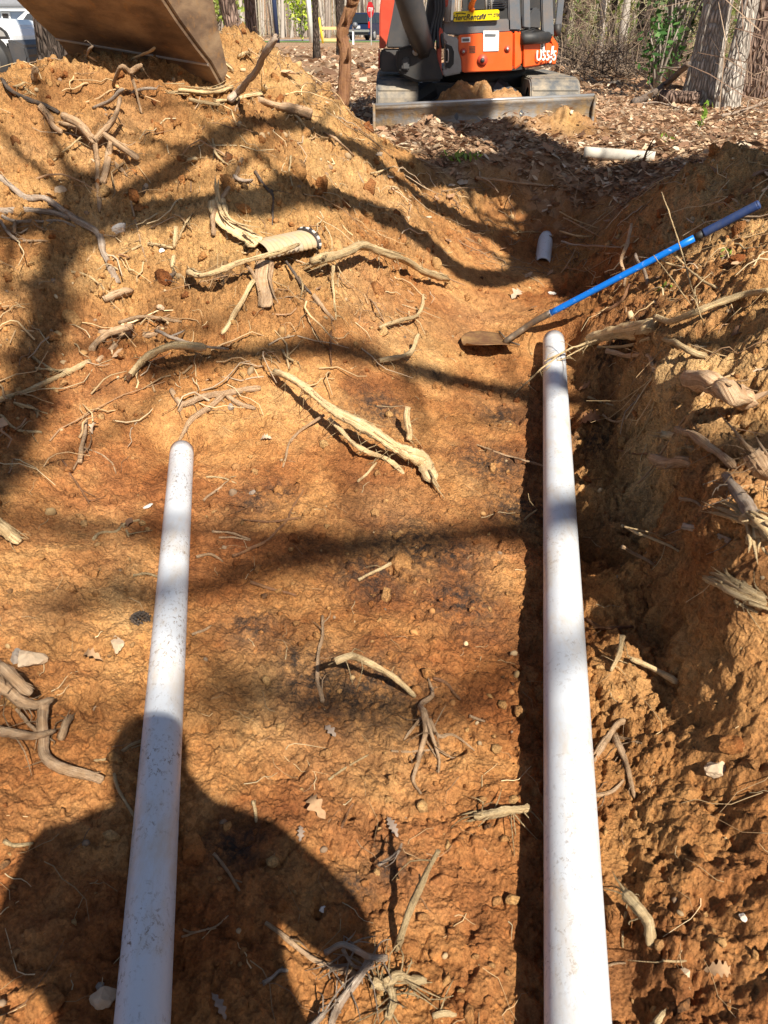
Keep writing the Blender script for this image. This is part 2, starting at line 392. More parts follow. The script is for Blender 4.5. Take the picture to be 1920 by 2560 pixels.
M['stone'] = plain('pale_stone', (0.48, 0.36, 0.24), 0.85, dirt=0.5, dirtcol=(0.36, 0.2, 0.09), scale=18, bump=0.3)
M['whitestone'] = plain('white_concrete_chunk', (0.72, 0.69, 0.64), 0.85, dirt=0.55, dirtcol=(0.5, 0.31, 0.14), scale=12, bump=0.3)
M['redclod'] = M['soil']
M['greystone'] = plain('grey_stone', (0.24, 0.21, 0.18), 0.8, dirt=0.4, dirtcol=(0.36, 0.2, 0.09), scale=20, bump=0.3)

# ------------------------------------------------------------------ terrain
G = 0.68
def xp(y): return 0.333 + 0.174 * (np.asarray(y) - 0.65)        # line of the long pipe
ctrl = []
def cf(dx, dy, y): ctrl.append(tuple(W(dx, dy, y)))
for q in [(0, 218, 4.2), (45, 185, 4.4), (100, 152, 4.6), (250, 140, 4.7), (400, 158, 4.7), (480, 190, 4.75), (520, 66, 5.6), (600, 112, 5.6), (690, 182, 5.7),
          (760, 243, 5.8), (100, 300, 4.2), (300, 300, 4.2), (450, 300, 4.25), (200, 500, 3.7), (450, 500, 3.75), (600, 600, 3.55), (800, 650, 3.9),
          (200, 700, 3.22), (650, 400, 4.14), (830, 480, 4.75), (850, 350, 5.95), (650, 280, 5.0), (750, 350, 5.0), (300, 850, 2.85), (600, 760, 3.2),
          (0, 900, 2.5), (0, 600, 3.2), (0, 400, 3.8)]: cf(*q)
ctrl += [(-0.9, 1.3, .17), (-0.7, .6, .14), (-.40, .6, .115), (-.48, 1.0, .11), (-.62, 1.8, .10), (-.78, 2.62, .12), (-.80, 2.9, .26), (-1.1, 2.0, .2),
         (0, .6, .02), (0, 1.5, .03), (-.2, 2.3, .06), (.3, 3.1, .03), (.5, 3.9, .03), (.55, 4.6, .07), (.9, 4.9, .05), (-.4, 2.8, .14),
         (.33, .65, -.03), (.44, 1.3, -.03), (.58, 2.1, -.03), (.72, 2.9, -.03), (.86, 3.7, -.02), (.22, 1.3, .0), (.38, 2.1, .0), (.2, .6, .0), (.92, 4.1, .12), (1.05, 4.8, .06),
         (1.15, 5.5, .04), (1.23, 6.0, .06), (.75, 5.5, .12), (.45, 5.4, .3), (.3, 5.7, .5), (1.25, 6.25, .34), (.85, 6.1, .3), (1.25, 6.5, .62), (.7, 6.45, .62), (.3, 6.4, .66),
         (0.1, -.4, .02), (-.6, -.4, .12), (.5, -.4, .12), (0, -1.5, .25), (-1.4, -.6, .4), (1.6, -.6, .66), (0, -3, .66), (2.5, -2, G), (-2.5, -2, .6),
         (-2.6, 1, .55), (-2.4, 2.5, .75), (-2.6, 3.6, .88), (-3.4, 4.4, .74), (-3.8, 2.5, .7), (-2.6, 4.9, .92), (-3.6, 5.8, .68), (-2.5, 6.2, .74),
         (-1.4, 6.6, 1.0), (-.7, 6.6, 1.0), (-.1, 6.6, .78), (-1.5, 5.6, 1.30), (-1.8, 7.4, .72), (-.6, 7.4, .7), (-3, 7.2, G), (-4.5, 6.5, G), (.5, 7.2, G),
         (1.5, 7.2, G), (2.3, 6.6, G), (3.2, 5.5, G), (3.3, 4, G), (3.2, 2, G), (3, 0, G), (0, 9, G), (3, 9, G), (-3, 9, G), (5.5, 8, .74), (5, 3, G), (-5.5, 4, G), (-5, 0, G)]
for y, prof in ((.2, ((.13, .0), (.22, .03), (.38, .12), (.6, .22), (1.1, .42))),
                (.7, ((.11, -.02), (.20, .03), (.34, .15), (.58, .27), (1.05, .47))),
                (1.15, ((.13, -.02), (.22, .03), (.38, .15), (.58, .26), (1.0, .45))),
                (1.42, ((.17, -.02), (.26, .05), (.38, .30), (.54, .41), (1.0, .57))),
                (1.7, ((.20, -.02), (.27, .05), (.40, .40), (.54, .52), (.95, .68))),
                (2.2, ((.23, -.02), (.30, .05), (.43, .43), (.57, .55), (1.0, .70))),
                (2.7, ((.23, -.02), (.31, .06), (.44, .44), (.58, .58), (1.0, .73))),
                (3.2, ((.19, .0), (.30, .08), (.45, .44), (.62, .58), (1.0, .75))),
                (3.7, ((.14, .04), (.30, .22), (.50, .42), (.75, .60), (1.05, .76))),
                (4.3, ((.22, .10), (.42, .32), (.68, .56), (.95, .76))),
                (5.0, ((.24, .06), (.42, .34), (.68, .68), (.98, .86))),
                (5.6, ((.26, .08), (.42, .40), (.70, .62)))):
    for s, z in prof: ctrl.append((float(xp(y)) + s, y, z))
ctrl = np.array(ctrl)
def _phi(d2): return np.sqrt(d2 + 0.02 ** 2)
_A = _phi(((ctrl[:, None, :2] - ctrl[None, :, :2]) ** 2).sum(-1)); _n = len(ctrl)
_Af = np.block([[_A, np.ones((_n, 1))], [np.ones((1, _n)), np.zeros((1, 1))]])
_w = np.linalg.solve(_Af + np.eye(_n + 1) * 1e-6, np.append(ctrl[:, 2], 0))
def base_z(x, y):
    x = np.asarray(x, float); y = np.asarray(y, float); sh = x.shape; x = x.ravel(); y = y.ravel()
    out = np.full(len(x), _w[-1])
    cx = ctrl[:, 0]; cy = ctrl[:, 1]
    for i in range(_n):
        out += _w[i] * np.sqrt((x - cx[i]) ** 2 + (y - cy[i]) ** 2 + 0.0004)
    d = np.hypot(x * 0.9 + .4, y - 3.2); k = sstep(5.6, 7.4, d)
    far = G + 14 * sstep(150, 420, np.hypot(x, y))          # low wooded rise far off
    return (out * (1 - k) + far * k).reshape(sh)
POLY = np.array([(-3.2, -2.4), (-4.4, 2.0), (-4.4, 5.0), (-3.0, 6.7), (-1.2, 7.2), (.1, 6.5), (.4, 6.3), (1.3, 6.25), (1.6, 5.9), (2.1, 5.35), (2.45, 4.4), (2.3, 3), (2.1, 1), (2.2, -2)])
def soil_mask(x, y):
    ins = np.zeros(x.shape, bool); dm = np.full(x.shape, 1e9)
    for i in range(len(POLY)):
        a = POLY[i]; b = POLY[(i + 1) % len(POLY)]
        e = b - a; t = np.clip(((x - a[0]) * e[0] + (y - a[1]) * e[1]) / (e @ e), 0, 1)
        dm = np.minimum(dm, np.hypot(x - a[0] - t * e[0], y - a[1] - t * e[1]))
        c = ((a[1] > y) != (b[1] > y)) & (x < (b[0] - a[0]) * (y - a[1]) / (b[1] - a[1] + 1e-12) + a[0]); ins ^= c
    return sstep(-0.12, 0.12, np.where(ins, dm, -dm) + 0.25 * fbm(x, y, 1.6, 4, 90))
O_Y = -0.8
def _side(): return 0.66 + (np.linspace(0, 1, 46)[1:] ** 2) * (math.pi - 0.66)
TH = np.concatenate([-_side()[::-1], np.linspace(-.66, .66, 800), _side()])
RR = np.concatenate([np.linspace(0.02, 1.02, 24), np.geomspace(1.06, 13.5, 860), np.geomspace(13.5, 900, 60)[1:]])
TT, RG = np.meshgrid(TH, RR); GX = RG * np.sin(TT); GY = O_Y + RG * np.cos(TT)
ZB = base_z(GX, GY); SM = soil_mask(GX, GY)
near = sstep(22, 12, RG)
wk = sstep(xp(GY) + .10, xp(GY) + .16, GX) * sstep(1.2, 1.5, GY) * sstep(3.7, 3.2, GY) * sstep(xp(GY) + .75, xp(GY) + .55, GX)   # cut wall of the bank
wv = .055 * fbm(GX, GY, 3.2, 3, 150); tz = np.clip((ZB + wv - .0) / .46, 0, 1); ZB = ZB * (1 - wk) + (.46 * sstep(.12, .84, tz) + .04 * (tz - .5)) * wk
floor_k = sstep(0.40, 0.18, ZB) * SM * sstep(xp(GY) + .12, xp(GY) + .02, GX)                     # trodden pit floor: calmer
cl = np.clip(0.35 + 0.9 * fbm(GX, GY, 1.1, 3, 5), 0, 1)   # where the soil is cloddy
bank_k = sstep(xp(GY) + .1, xp(GY) + .3, GX)
rough_k = (1 - 0.78 * floor_k) * (1 - .60 * bank_k * sstep(2.2, 1.2, GY))
Z = ZB + near * SM * (0.055 * rough_k * fbm(GX, GY, 1.5, 3, 1) * (1 - .7 * floor_k) + 0.030 * rough_k * fbm(GX, GY, 4.6, 4, 2) + 0.013 * fbm(GX, GY, 15, 4, 3, 0.6))
Z += SM * near * (bumps(GX, GY, .16, 20, .34, .18, .55, .5) * rough_k * cl
                  + bumps(GX, GY, .075, 30, .42, .15, .5, .6) * np.clip(rough_k * 1.5 - .45, .1, 1) * (0.35 + 0.65 * cl)
                  + bumps(GX, GY, .036, 40, .5, .12, .5, .6) * (0.30 + 0.55 * cl) * (.35 + .65 * rough_k)
                  + bumps(GX, GY, .019, 50, .55, .15, .5, .6) * (.35 + .5 * rough_k))
Z += SM * near * (.022 * (0.4 - np.abs(fbm(GX, GY, 10, 3, 64))) + .013 * (0.4 - np.abs(fbm(GX, GY, 24, 3, 66)))) * (.25 + .75 * np.clip(rough_k * 1.3 - .3, 0, 1))
rd = 1 - np.abs(fbm(GX, GY, 7, 4, 60)) * 2                # cracks and crumbled ledges
Z -= SM * near * 0.016 * np.clip(rd - 0.72, 0, 1) / 0.28 * (0.4 + .6 * rough_k)
Z += SM * near * bank_k * 0.03 * fbm(GX * 1.0, GY * 0.8, 9, 4, 70)
Z += (1 - SM) * near * (0.03 * fbm(GX, GY, 1.2, 3, 6) + 0.012 * fbm(GX, GY, 9, 3, 7))
# broken crust: small cliffs where slabs of clay have parted
for i_, (fq, am) in enumerate(((2.6, .030), (5.5, .018), (11, .010), (21, .006))):
    nz_ = fbm(GX, GY, fq, 3, 110 + i_ * 7, .55); lv = nz_ * 3.0; q_ = np.floor(lv); fr_ = lv - q_
    Z += SM * near * am * (q_ + sstep(.38, .62, fr_) - lv) * (np.clip(rough_k * 1.6 - .6, 0.05, 1) if fq < 9 else .35 + .65 * np.clip(rough_k * 1.6 - .6, 0, 1))
hole = sstep(.52, .75, fbm(GX, GY, 9, 3, 140)) * sstep(-.1, .35, fbm(GX, GY, 1.3, 2, 141) + .25 * (GX > 0))
Z -= SM * near * .022 * hole
# soil pushed up in front of the dozer blade
for cx, cy, sx, sy, hh in ((1.62, 7.62, .40, .22, .15), (.95, 7.55, .5, .25, .09), (.35, 7.35, .3, .25, .13), (1.0, 6.75, .5, .25, .06)):
    Z += hh * np.exp(-((GX - cx) / sx) ** 2 - ((GY - cy) / sy) ** 2) * (1 + .5 * fbm(GX, GY, 6, 3, 8))
# bedding of the two pipes
LA = np.array([-.388, .60, .142]); LB = np.array([-.775, 2.62, .128]); LR = .0445
RA = np.array([float(xp(.2)), .2, .052]); RB = np.array([float(xp(4.03)), 4.03, .064]); RRAD = .0572
def seg_d(A, B, x, y):
    e = B[:2] - A[:2]; t = ((x - A[0]) * e[0] + (y - A[1]) * e[1]) / (e @ e); tc = np.clip(t, -0.4, 1.0)
    return np.hypot(x - A[0] - tc * e[0], y - A[1] - tc * e[1]), A[2] + (B[2] - A[2]) * tc
d, za = seg_d(LA, LB, GX, GY); k = sstep(.16, .05, d); Z = Z * (1 - k) + np.minimum(Z, za - .004 + .12 * np.maximum(d - .06, 0)) * k
d, za = seg_d(RA, RB, GX, GY); k = sstep(.17, .09, d); Z = Z * (1 - k) + np.minimum(Z, za - RRAD - .012) * k
ed_ = (LB - LA)[:2] / np.linalg.norm((LB - LA)[:2]); pc = LB[:2] + ed_ * .035
Z -= .075 * np.exp(-(((GX - pc[0]) ** 2 + (GY - pc[1]) ** 2) / .055 ** 2)); pc2 = LB[:2] + ed_ * .16
Z += .06 * np.exp(-(((GX - pc2[0]) ** 2 + (GY - pc2[1]) ** 2) / .09 ** 2))
# bumpy soil laid over the end of the long pipe, and the plug between it and the stub farther on
Z += .07 * np.exp(-((GX - xp(4.25)) / .18) ** 2 - ((GY - 4.28) / .16) ** 2)
def hz(x, y):
    x = np.asarray(x, float); y = np.asarray(y, float)
    r = np.hypot(x, y - O_Y); th = np.arctan2(x, y - O_Y)
    i = np.clip(np.interp(r, RR, np.arange(len(RR))), 0, len(RR) - 1.001); j = np.clip(np.interp(th, TH, np.arange(len(TH))), 0, len(TH) - 1.001)
    i0 = i.astype(int); j0 = j.astype(int); fi = i - i0; fj = j - j0
    return (Z[i0, j0] * (1 - fi) * (1 - fj) + Z[i0 + 1, j0] * fi * (1 - fj) + Z[i0, j0 + 1] * (1 - fi) * fj + Z[i0 + 1, j0 + 1] * fi * fj)
_TS = np.geomspace(0.7, 60, 1400)
def hit(X, Y, lift=0.0):
    """Where the line of sight through a photograph pixel meets the ground (plus lift)."""
    d = ray(X, Y); P = CAM + d[None] * _TS[:, None]
    below = P[:, 2] < hz(P[:, 0], P[:, 1]) + lift
    i = int(np.argmax(below)) if below.any() else len(_TS) - 1
    a, b = _TS[max(i - 1, 0)], _TS[i]
    for _ in range(10):
        m = .5 * (a + b); q = CAM + d * m
        if q[2] < hz(q[0], q[1]) + lift: b = m
        else: a = m
    return CAM + d * b
# material masks: r = leaf mould, g = ochre, b = charcoal
def px_spot(dx, dy): return hit(dx * DS, dy * DS)
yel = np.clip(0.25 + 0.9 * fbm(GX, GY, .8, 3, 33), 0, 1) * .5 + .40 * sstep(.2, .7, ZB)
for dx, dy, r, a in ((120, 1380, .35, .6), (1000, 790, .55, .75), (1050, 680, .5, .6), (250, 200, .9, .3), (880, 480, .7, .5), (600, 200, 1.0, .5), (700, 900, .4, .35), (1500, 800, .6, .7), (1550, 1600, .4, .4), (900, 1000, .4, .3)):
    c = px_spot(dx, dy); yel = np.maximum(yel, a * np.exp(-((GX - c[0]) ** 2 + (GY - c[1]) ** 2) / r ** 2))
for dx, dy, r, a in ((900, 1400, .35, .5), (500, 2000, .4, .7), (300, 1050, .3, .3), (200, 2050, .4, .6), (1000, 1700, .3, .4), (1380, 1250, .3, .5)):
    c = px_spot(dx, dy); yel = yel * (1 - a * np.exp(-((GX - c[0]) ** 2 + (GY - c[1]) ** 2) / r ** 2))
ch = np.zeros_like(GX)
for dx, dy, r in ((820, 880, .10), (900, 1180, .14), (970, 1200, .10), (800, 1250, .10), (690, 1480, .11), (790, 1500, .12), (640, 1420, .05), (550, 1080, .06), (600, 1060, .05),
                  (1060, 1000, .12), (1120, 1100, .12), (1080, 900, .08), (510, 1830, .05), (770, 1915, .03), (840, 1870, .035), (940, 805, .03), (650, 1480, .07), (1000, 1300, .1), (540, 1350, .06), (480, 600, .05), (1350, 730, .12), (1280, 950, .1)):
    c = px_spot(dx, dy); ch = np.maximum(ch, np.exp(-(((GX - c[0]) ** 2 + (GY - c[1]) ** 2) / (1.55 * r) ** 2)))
bl_ = np.exp(-((GX - 1.62) / .34) ** 2 - ((GY - 7.5) / .28) ** 2)
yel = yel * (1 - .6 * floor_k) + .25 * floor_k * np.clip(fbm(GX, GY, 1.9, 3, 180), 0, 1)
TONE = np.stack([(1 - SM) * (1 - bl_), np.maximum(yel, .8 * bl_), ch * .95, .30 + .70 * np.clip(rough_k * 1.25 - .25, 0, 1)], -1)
nr, nc = GX.shape
idx = np.arange(nr * nc).reshape(nr, nc)
F = np.stack([idx[:-1, :-1], idx[:-1, 1:], idx[1:, 1:], idx[1:, :-1]], -1).reshape(-1, 4)
fc = lambda A: .25 * (A[:-1, :-1] + A[:-1, 1:] + A[1:, 1:] + A[1:, :-1]).ravel()
fx, fy, fz, fs = fc(GX), fc(GY), fc(ZB), fc(SM)
heap = (fs > .5) & (fz > .26) & (fx < xp(fy) - .3) & (fy > 0.5) & (fy < 7.5)
bank = (fs > .5) & (fx > xp(fy) + .12) & (fz > .07) & (fy > -1)
pit = (fs > .5) & ~heap & ~bank
sdist = GX - xp(GY); wl = sstep(1.15, 1.5, GY) * sstep(3.75, 3.3, GY)
SHX = -wl * sstep(.22, .34, sdist) * sstep(.95, .5, sdist) * .03 * sstep(.08, .44, Z)          # the bank top leans out over its foot
SHX += wl * sstep(.2, .26, sdist) * sstep(.6, .42, sdist) * (.035 * fbm(GY, Z, 7, 4, 160, .6) + .012 * fbm(GY, Z * 1.5, 30, 3, 165))
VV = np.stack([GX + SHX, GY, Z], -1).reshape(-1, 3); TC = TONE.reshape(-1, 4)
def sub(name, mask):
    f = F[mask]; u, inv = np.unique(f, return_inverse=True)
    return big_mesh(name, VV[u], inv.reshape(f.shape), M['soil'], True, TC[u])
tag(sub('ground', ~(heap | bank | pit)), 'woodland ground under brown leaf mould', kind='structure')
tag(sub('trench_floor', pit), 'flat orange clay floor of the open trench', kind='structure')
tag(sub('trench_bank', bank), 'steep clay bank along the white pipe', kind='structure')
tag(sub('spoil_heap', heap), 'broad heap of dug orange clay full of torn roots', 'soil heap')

# ------------------------------------------------------------------ trees behind the camera that shade the dig
def branch_from_shadow(pts, t, w0, w1, n=26, smooth=4, seed=0):
    """A limb overhead whose shade falls along these points of the ground; t = metres back towards the sun."""
    P = np.array([px_spot(*p) for p in pts]); Q = catmull(P, n)
    for _ in range(smooth): Q[1:-1] = .25 * Q[:-2] + .5 * Q[1:-1] + .25 * Q[2:]
    rs = np.random.default_rng(seed)
    ts = np.broadcast_to(np.asarray(t, float), (2,)); tt = np.linspace(ts[0], ts[-1], n)
    Q = Q + SUN[None] * (tt + .12 * np.sin(np.linspace(0, 9, n) + seed))[:, None]
    return Q, np.linspace(w0, w1, n) * (1 + .12 * rs.normal(size=n))
def twigs(mb, Q, R, n, rs, ln=(.5, 1.4), sides=4):
    for _ in range(n):
        i = rs.integers(2, len(Q) - 1); d = rs.normal(size=3); d[2] = abs(d[2]) * .6; d /= np.linalg.norm(d)
        L = rs.uniform(*ln); k = np.cross(d, rs.normal(size=3)) * .25
        mb.tube([Q[i], Q[i] + d * L * .5 + k * L * .3, Q[i] + d * L], [R[i] * .35 + .003, R[i] * .2 + .002, .002], sides)
def trunk_pts(x, y, z0, h, lx=0, ly=0, n=16, wob=.05, seed=0):
    rs = np.random.default_rng(seed); s = np.linspace(0, 1, n)
    o = np.cumsum(rs.normal(0, wob, (n, 2)), 0) * s[:, None]
    return np.stack([x + lx * s + o[:, 0], y + ly * s + o[:, 1], z0 - .25 + (h + .25) * s], -1)
def bark_trunk(P, R, sides=20, ridge=.05, seed=0, flare=1.6, flare_h=.5):
    """Trunk with fluted, flaring base and bark ridges."""
    P = catmull(P, max(24, len(P) * 2)); n = len(P); R = np.interp(np.linspace(0, 1, n), np.linspace(0, 1, len(R)), R)
    h = P[:, 2] - P[0, 2]; R = R * (1 + (flare - 1) * np.exp(-np.maximum(h - .2, 0) / flare_h))
    v, f, uv = tube_data(P, R, sides, 0, 1, seed)
    v = np.array(v).reshape(n, sides, 3)
    a = np.arange(sides) * 2 * np.pi / sides
    for i in range(n):
        fl = np.exp(-max(h[i] - .2, 0) / flare_h)
        lob = 1 + .16 * fl * np.cos(a * 5 + seed) + ridge * gnoise(a * 4.5 + seed * 3, np.full(sides, h[i] * 2.5), seed)
        v[i] = P[i] + (v[i] - P[i]) * lob[:, None]
    return v.reshape(-1, 3), f, uv
def limbs(mb, P, R, n, rs, h0=.35, L=(1.5, 3.5), sides=5, sub=3):
    for _ in range(n):
        i = rs.integers(int(len(P) * h0), len(P)); a = rs.uniform(0, 6.28); l = rs.uniform(*L) * (1.2 - .6 * i / len(P))
        d = np.array([math.cos(a), math.sin(a), rs.uniform(.15, .9)]); r = R[min(i, len(R) - 1)] * .35
        q = catmull([P[i], P[i] + d * l * .4 + [0, 0, .1 * l], P[i] + d * l], 6)
        mb.tube(q, np.linspace(r, .008, 6), sides)
        for _k in range(sub):
            j = rs.integers(2, 6); e = rs.normal(size=3); e[2] = abs(e[2]); e /= np.linalg.norm(e)
            mb.tube([q[j], q[j] + e * l * .3], [.012, .004], 3)

rs = np.random.default_rng(3)
def shade_tree(x, y, r, h, label, branches, mat, seed, nl=7):
    e = empty('bare_tree', (x, y, float(hz(x, y)) - .05)); tag(e, label, 'tree', 'trees standing behind the photographer')
    P = trunk_pts(x, y, float(hz(x, y)), h, seed=seed, wob=.02); R = np.linspace(r, r * (.62 if r > .3 else .45), len(P))
    mb = MB(); mb.add(*bark_trunk(P, R, 16, seed=seed)); mb.build('trunk', mat, e, True)
    cb = MB(); rr = np.random.default_rng(seed + 1)
    for Q, RQ in branches:
        c = Q[0]; k = int(np.argmin(np.abs(P[:, 2] - (c[2] - .25 * np.hypot(c[0] - x, c[1] - y)))))
        a = P[k]; cb.tube(catmull([a, .5 * (a + c) + [0, 0, .15], c], 8), np.linspace(RQ[0] * 1.25, RQ[0], 8), 8)
        cb.tube(Q, RQ, 8, .12, seed=seed); twigs(cb, Q, RQ, 9, rr)
    limbs(cb, P, R, nl, rr, .62)
    cb.build('crown', mat, e, True)
    return e
B = branch_from_shadow
shade_tree(3.52, 1.5, .36, 16, 'grey barked tree standing to the side of the dig, its trunk shading the excavator', [
    B([(1240, 490), (1150, 590), (1060, 618), (990, 590), (940, 530), (870, 478), (790, 442), (700, 428), (600, 430), (480, 448), (380, 458), (250, 452), (120, 475), (-80, 500)], (5.6, 6.6), .11, .08, seed=1),
    B([(960, 450), (860, 395), (790, 335), (700, 285), (620, 258), (540, 265), (470, 303), (400, 352), (320, 398), (240, 425)], (5.8, 6.6), .078, .055, seed=2),
    B([(1400, 480), (1300, 440), (1180, 410), (1060, 385), (960, 372), (880, 380)], (5.2, 6.0), .25, .17, seed=3),
    B([(1330, 600), (1290, 520), (1260, 450), (1210, 380)], (5.0, 5.4), .20, .16, seed=4),
    B([(1560, 345), (1450, 365), (1340, 385), (1230, 400), (1120, 430)], (5.0, 5.6), .22, .14, seed=11),
    B([(1350, 500), (1270, 555), (1190, 580), (1110, 560)], (5.2, 5.6), .19, .12, seed=14),
    B([(1300, 400), (1230, 440), (1180, 500), (1130, 545)], (5.4, 5.6), .16, .10, seed=15),
    B([(1250, 365), (1150, 350), (1050, 345), (960, 352)], (5.4, 6.0), .12, .07, seed=13),
], M['bark_grey'], 21)
shade_tree(6.5, -5.2, .17, 16, 'tall bare tree far behind the open trench', [
    B([(1290, 880), (1170, 862), (1050, 832), (900, 800), (800, 768), (700, 748), (580, 760), (460, 772), (320, 800)], (9.5, 10.5), .075, .05, seed=5),
    B([(1150, 1165), (950, 1160), (700, 1165), (450, 1142), (230, 1142), (60, 1130), (-60, 1120)], (13, 14), .034, .026, seed=6),
    B([(640, 1210), (450, 1268), (330, 1282), (200, 1292), (60, 1300)], (13, 13.8), .045, .034, seed=7),
    B([(920, 1545), (820, 1528), (700, 1535), (560, 1500), (430, 1460)], (13.5, 14), .035, .02, seed=9),
], M['bark_grey'], 22)
shade_tree(1.95, -6.2, .15, 9.5, 'lone bare tree behind the trench on the open side', [B([(-90, 1150), (0, 1000), (55, 860), (82, 750), (112, 620), (150, 480), (190, 370)], (9.5, 9.0), .10, .085, seed=10)], M['bark_pine'], 26, 3)
for i, (x, y, r, h, lb) in enumerate(((8.6, -3.0, .16, 13, 'slim bare tree beside the wood edge behind the trench'), (12.5, -6.5, .2, 15, 'stout bare tree farthest back on the wood edge'))):
    shade_tree(x, y, r, h, lb, [], M['bark_pine'], 30 + i, 12)

# ------------------------------------------------------------------ pipes
def pipe(name, A, B_, r, wall, mat, label, open_end=True, n=60):
    P = np.linspace(A, B_, n); mb = MB(); S = 40
    v, f, uv = tube_data(P, r, S, cap=False); v2, f2, uv2 = tube_data(P, r - wall, S, cap=False)
    mb.add(v, f, uv); k = len(mb.v); mb.add(v2, [q[::-1] for q in f2], uv2)
    o = (n - 1) * S
    mb.f += [(o + i, o + (i + 1) % S, k + o + (i + 1) % S, k + o + i) for i in range(S)] + [(i, k + i, k + (i + 1) % S, (i + 1) % S) for i in range(S)]
    ob = mesh_obj(name, mb.v, mb.f, mat, None, True, mb.uv)
    return tag(ob, label, 'pipe')
Ld = (LB - LA); pipe('pvc_pipe', LA - Ld * .25, LB, LR, .0055, M['pvc'], 'mud speckled white plastic pipe half sunk in clay, crossed by the photographer shadow')
Rd = (RB - RA); pipe('pvc_pipe', RA - Rd * .1, RB, RRAD, .006, M['pvc2'], 'long clean white plastic pipe lying along the steep bank')
sa = np.array([1.175, 5.80, .015]); sb = np.array([1.245, 6.14, .135])
pipe('pvc_pipe', sa, sb, RRAD, .006, M['pvc2'], 'short white pipe stub showing at the dark end of the trench', n=12)
# pale length lying on the leaves behind the bank
la = hit(1262 * DS, 330 * DS, .035); lb = hit(1400 * DS, 340 * DS, .015)
pipe('weathered_pipe', la, la + (lb - la) * 1.1, .045, .005, M['greypvc'], 'weathered grey and cream pipe lying on leaves behind the far bank', n=20)

# ------------------------------------------------------------------ shovel
def shovel():
    tip_end = W(1642, 440, 3.70)
    heel = hit(1098 * DS, 742 * DS, .03); heel[2] += .0
    collar = W(1186, 678, float(heel[1]) + .06)
    d = tip_end - collar; L = np.linalg.norm(d); d /= L
    e = empty('shovel', heel); tag(e, 'long blue handled shovel leaning on the bank with rusty blade in clay', 'shovel')
    h1 = collar + d * L * .725; h2 = collar + d * L * .765
    mb = MB(); mb.tube(catmull([collar - d * .02, h1], 12), .0165, 20); mb.build('handle', M['blue'], e, True)
    mb = MB(); mb.tube([h1, h2], .0175, 20); mb.build('grip_collar', M['black'], e, True)
    mb = MB(); g = catmull([h2, h2 + d * .02, h2 + d * (L * .235 - .03), tip_end - d * .012, tip_end], 16)
    mb.tube(g, np.concatenate([[.0165, .0195, .0205], np.full(11, .0205), [.018, .010]]), 20); mb.build('grip', M['grip'], e, True)
    mb = MB(); mb.tube(catmull([collar + d * .004, collar + d * .012], 3), .0182, 20); mb.build('ring', M['greysteel'], e, True)
    # swan-neck socket
    n = catmull([collar + d * .01, collar - d * .08, collar - d * .17 + [0, 0, -.012], heel + [.012, 0, .035], heel + [-.02, 0, .008]], 18)
    mb = MB(); mb.tube(n, np.linspace(.0185, .015, 18), 16, .04); mb.build('socket', M['collar'], e, True)
    # dished blade lying on the clay, point to the viewer's side
    tip = hit(985 * DS, 752 * DS, .012); ax = tip - heel; Lb = np.linalg.norm(ax); ax /= Lb
    sd = np.cross([0, 0, 1], ax); sd /= np.linalg.norm(sd); up = np.cross(ax, sd)
    Lb = .27; V = []; Fc = []; nu, nv = 16, 13
    for i in range(nu):
        s = i / (nu - 1); w = .112 * (1 if s < .55 else max(.04, math.sqrt(max(0, 1 - ((s - .55) / .47) ** 2)))) * (0.96 + .04 * s)
        for j in range(nv):
            t = j / (nv - 1) * 2 - 1
            V.append(heel + ax * (s * Lb) + sd * (w * t) + up * (.022 * t * t + .016 * math.sin(s * 3) - .002 + .012 * s))
    for i in range(nu - 1):
        for j in range(nv - 1): a = i * nv + j; Fc.append((a, a + 1, a + nv + 1, a + nv))
    o = mesh_obj('blade', V, Fc, M['rustblade'], None, True); m = o.modifiers.new('thick', 'SOLIDIFY'); m.thickness = .0025; put(o, e)
    mb = MB(); 
    for s in (-1, 1): mb.tube([heel + sd * .01 * s + up * .012, heel + sd * .112 * s + up * .03], [.006, .005], 8)
    mb.build('tread', M['collar'], e, True)
shovel()

# ------------------------------------------------------------------ roots and sticks, one by one
REG = {'A': (0, 0, .5787), 'D': (0, 400, .5787), 'E': (960, 400, .5787), 'F': (0, 900, .5787), 'G': (960, 900, .5787), 'H': (0, 1500, .5787),
       'I': (960, 1500, .5787), 'J': (0, 2000, .5787), 'K': (960, 2000, .5787), 'R': (1500, 560, .2532), 'S': (1500, 1200, .2532), 'T': (0, 0, .3858), 'Q': (0, 0, DS)}
def lay(reg, pts, r0, r1, lift=None, sm=2):
    ox, oy, k = REG[reg]
    P = np.array([(ox + p[0] * k, oy + p[1] * k, p[2] if len(p) > 2 else 0.0) for p in pts], float)
    n = max(6, int(np.sum(np.hypot(*np.diff(P[:, :2], axis=0).T)) / 9) + 2); n = min(n, 60)
    Q = catmull(P, n); R = np.linspace(r0, r1, n) * (.80 if reg in 'HIJK' else .93)
    lf = 3.6 if reg in 'GS' and ox + P[0, 0] - ox > 1560 else 2.3
    V = np.array([hit(q[0], q[1], max(0, q[2]) * lf + .8 * R[i]) for i, q in enumerate(Q)])
    for _ in range(sm):
        W_ = V.copy(); V[1:-1] = .25 * W_[:-2] + .5 * W_[1:-1] + .25 * W_[2:]
    return V, R
def splinters(mb, p, d, r, n, rs, L=4.5):
    d = d / (np.linalg.norm(d) + 1e-9)
    for _ in range(n):
        o = rs.normal(size=3) * r * .55; e = d + rs.normal(size=3) * .22; l = min(r * rs.uniform(.4, 1) * L, .085)
        mb.tube([p + o - d * r * 2, p + o + e * l * .5, p + o + e * l], [r * .32, r * .2, r * .03], 5, .15, .5)
ROOTN = [0]
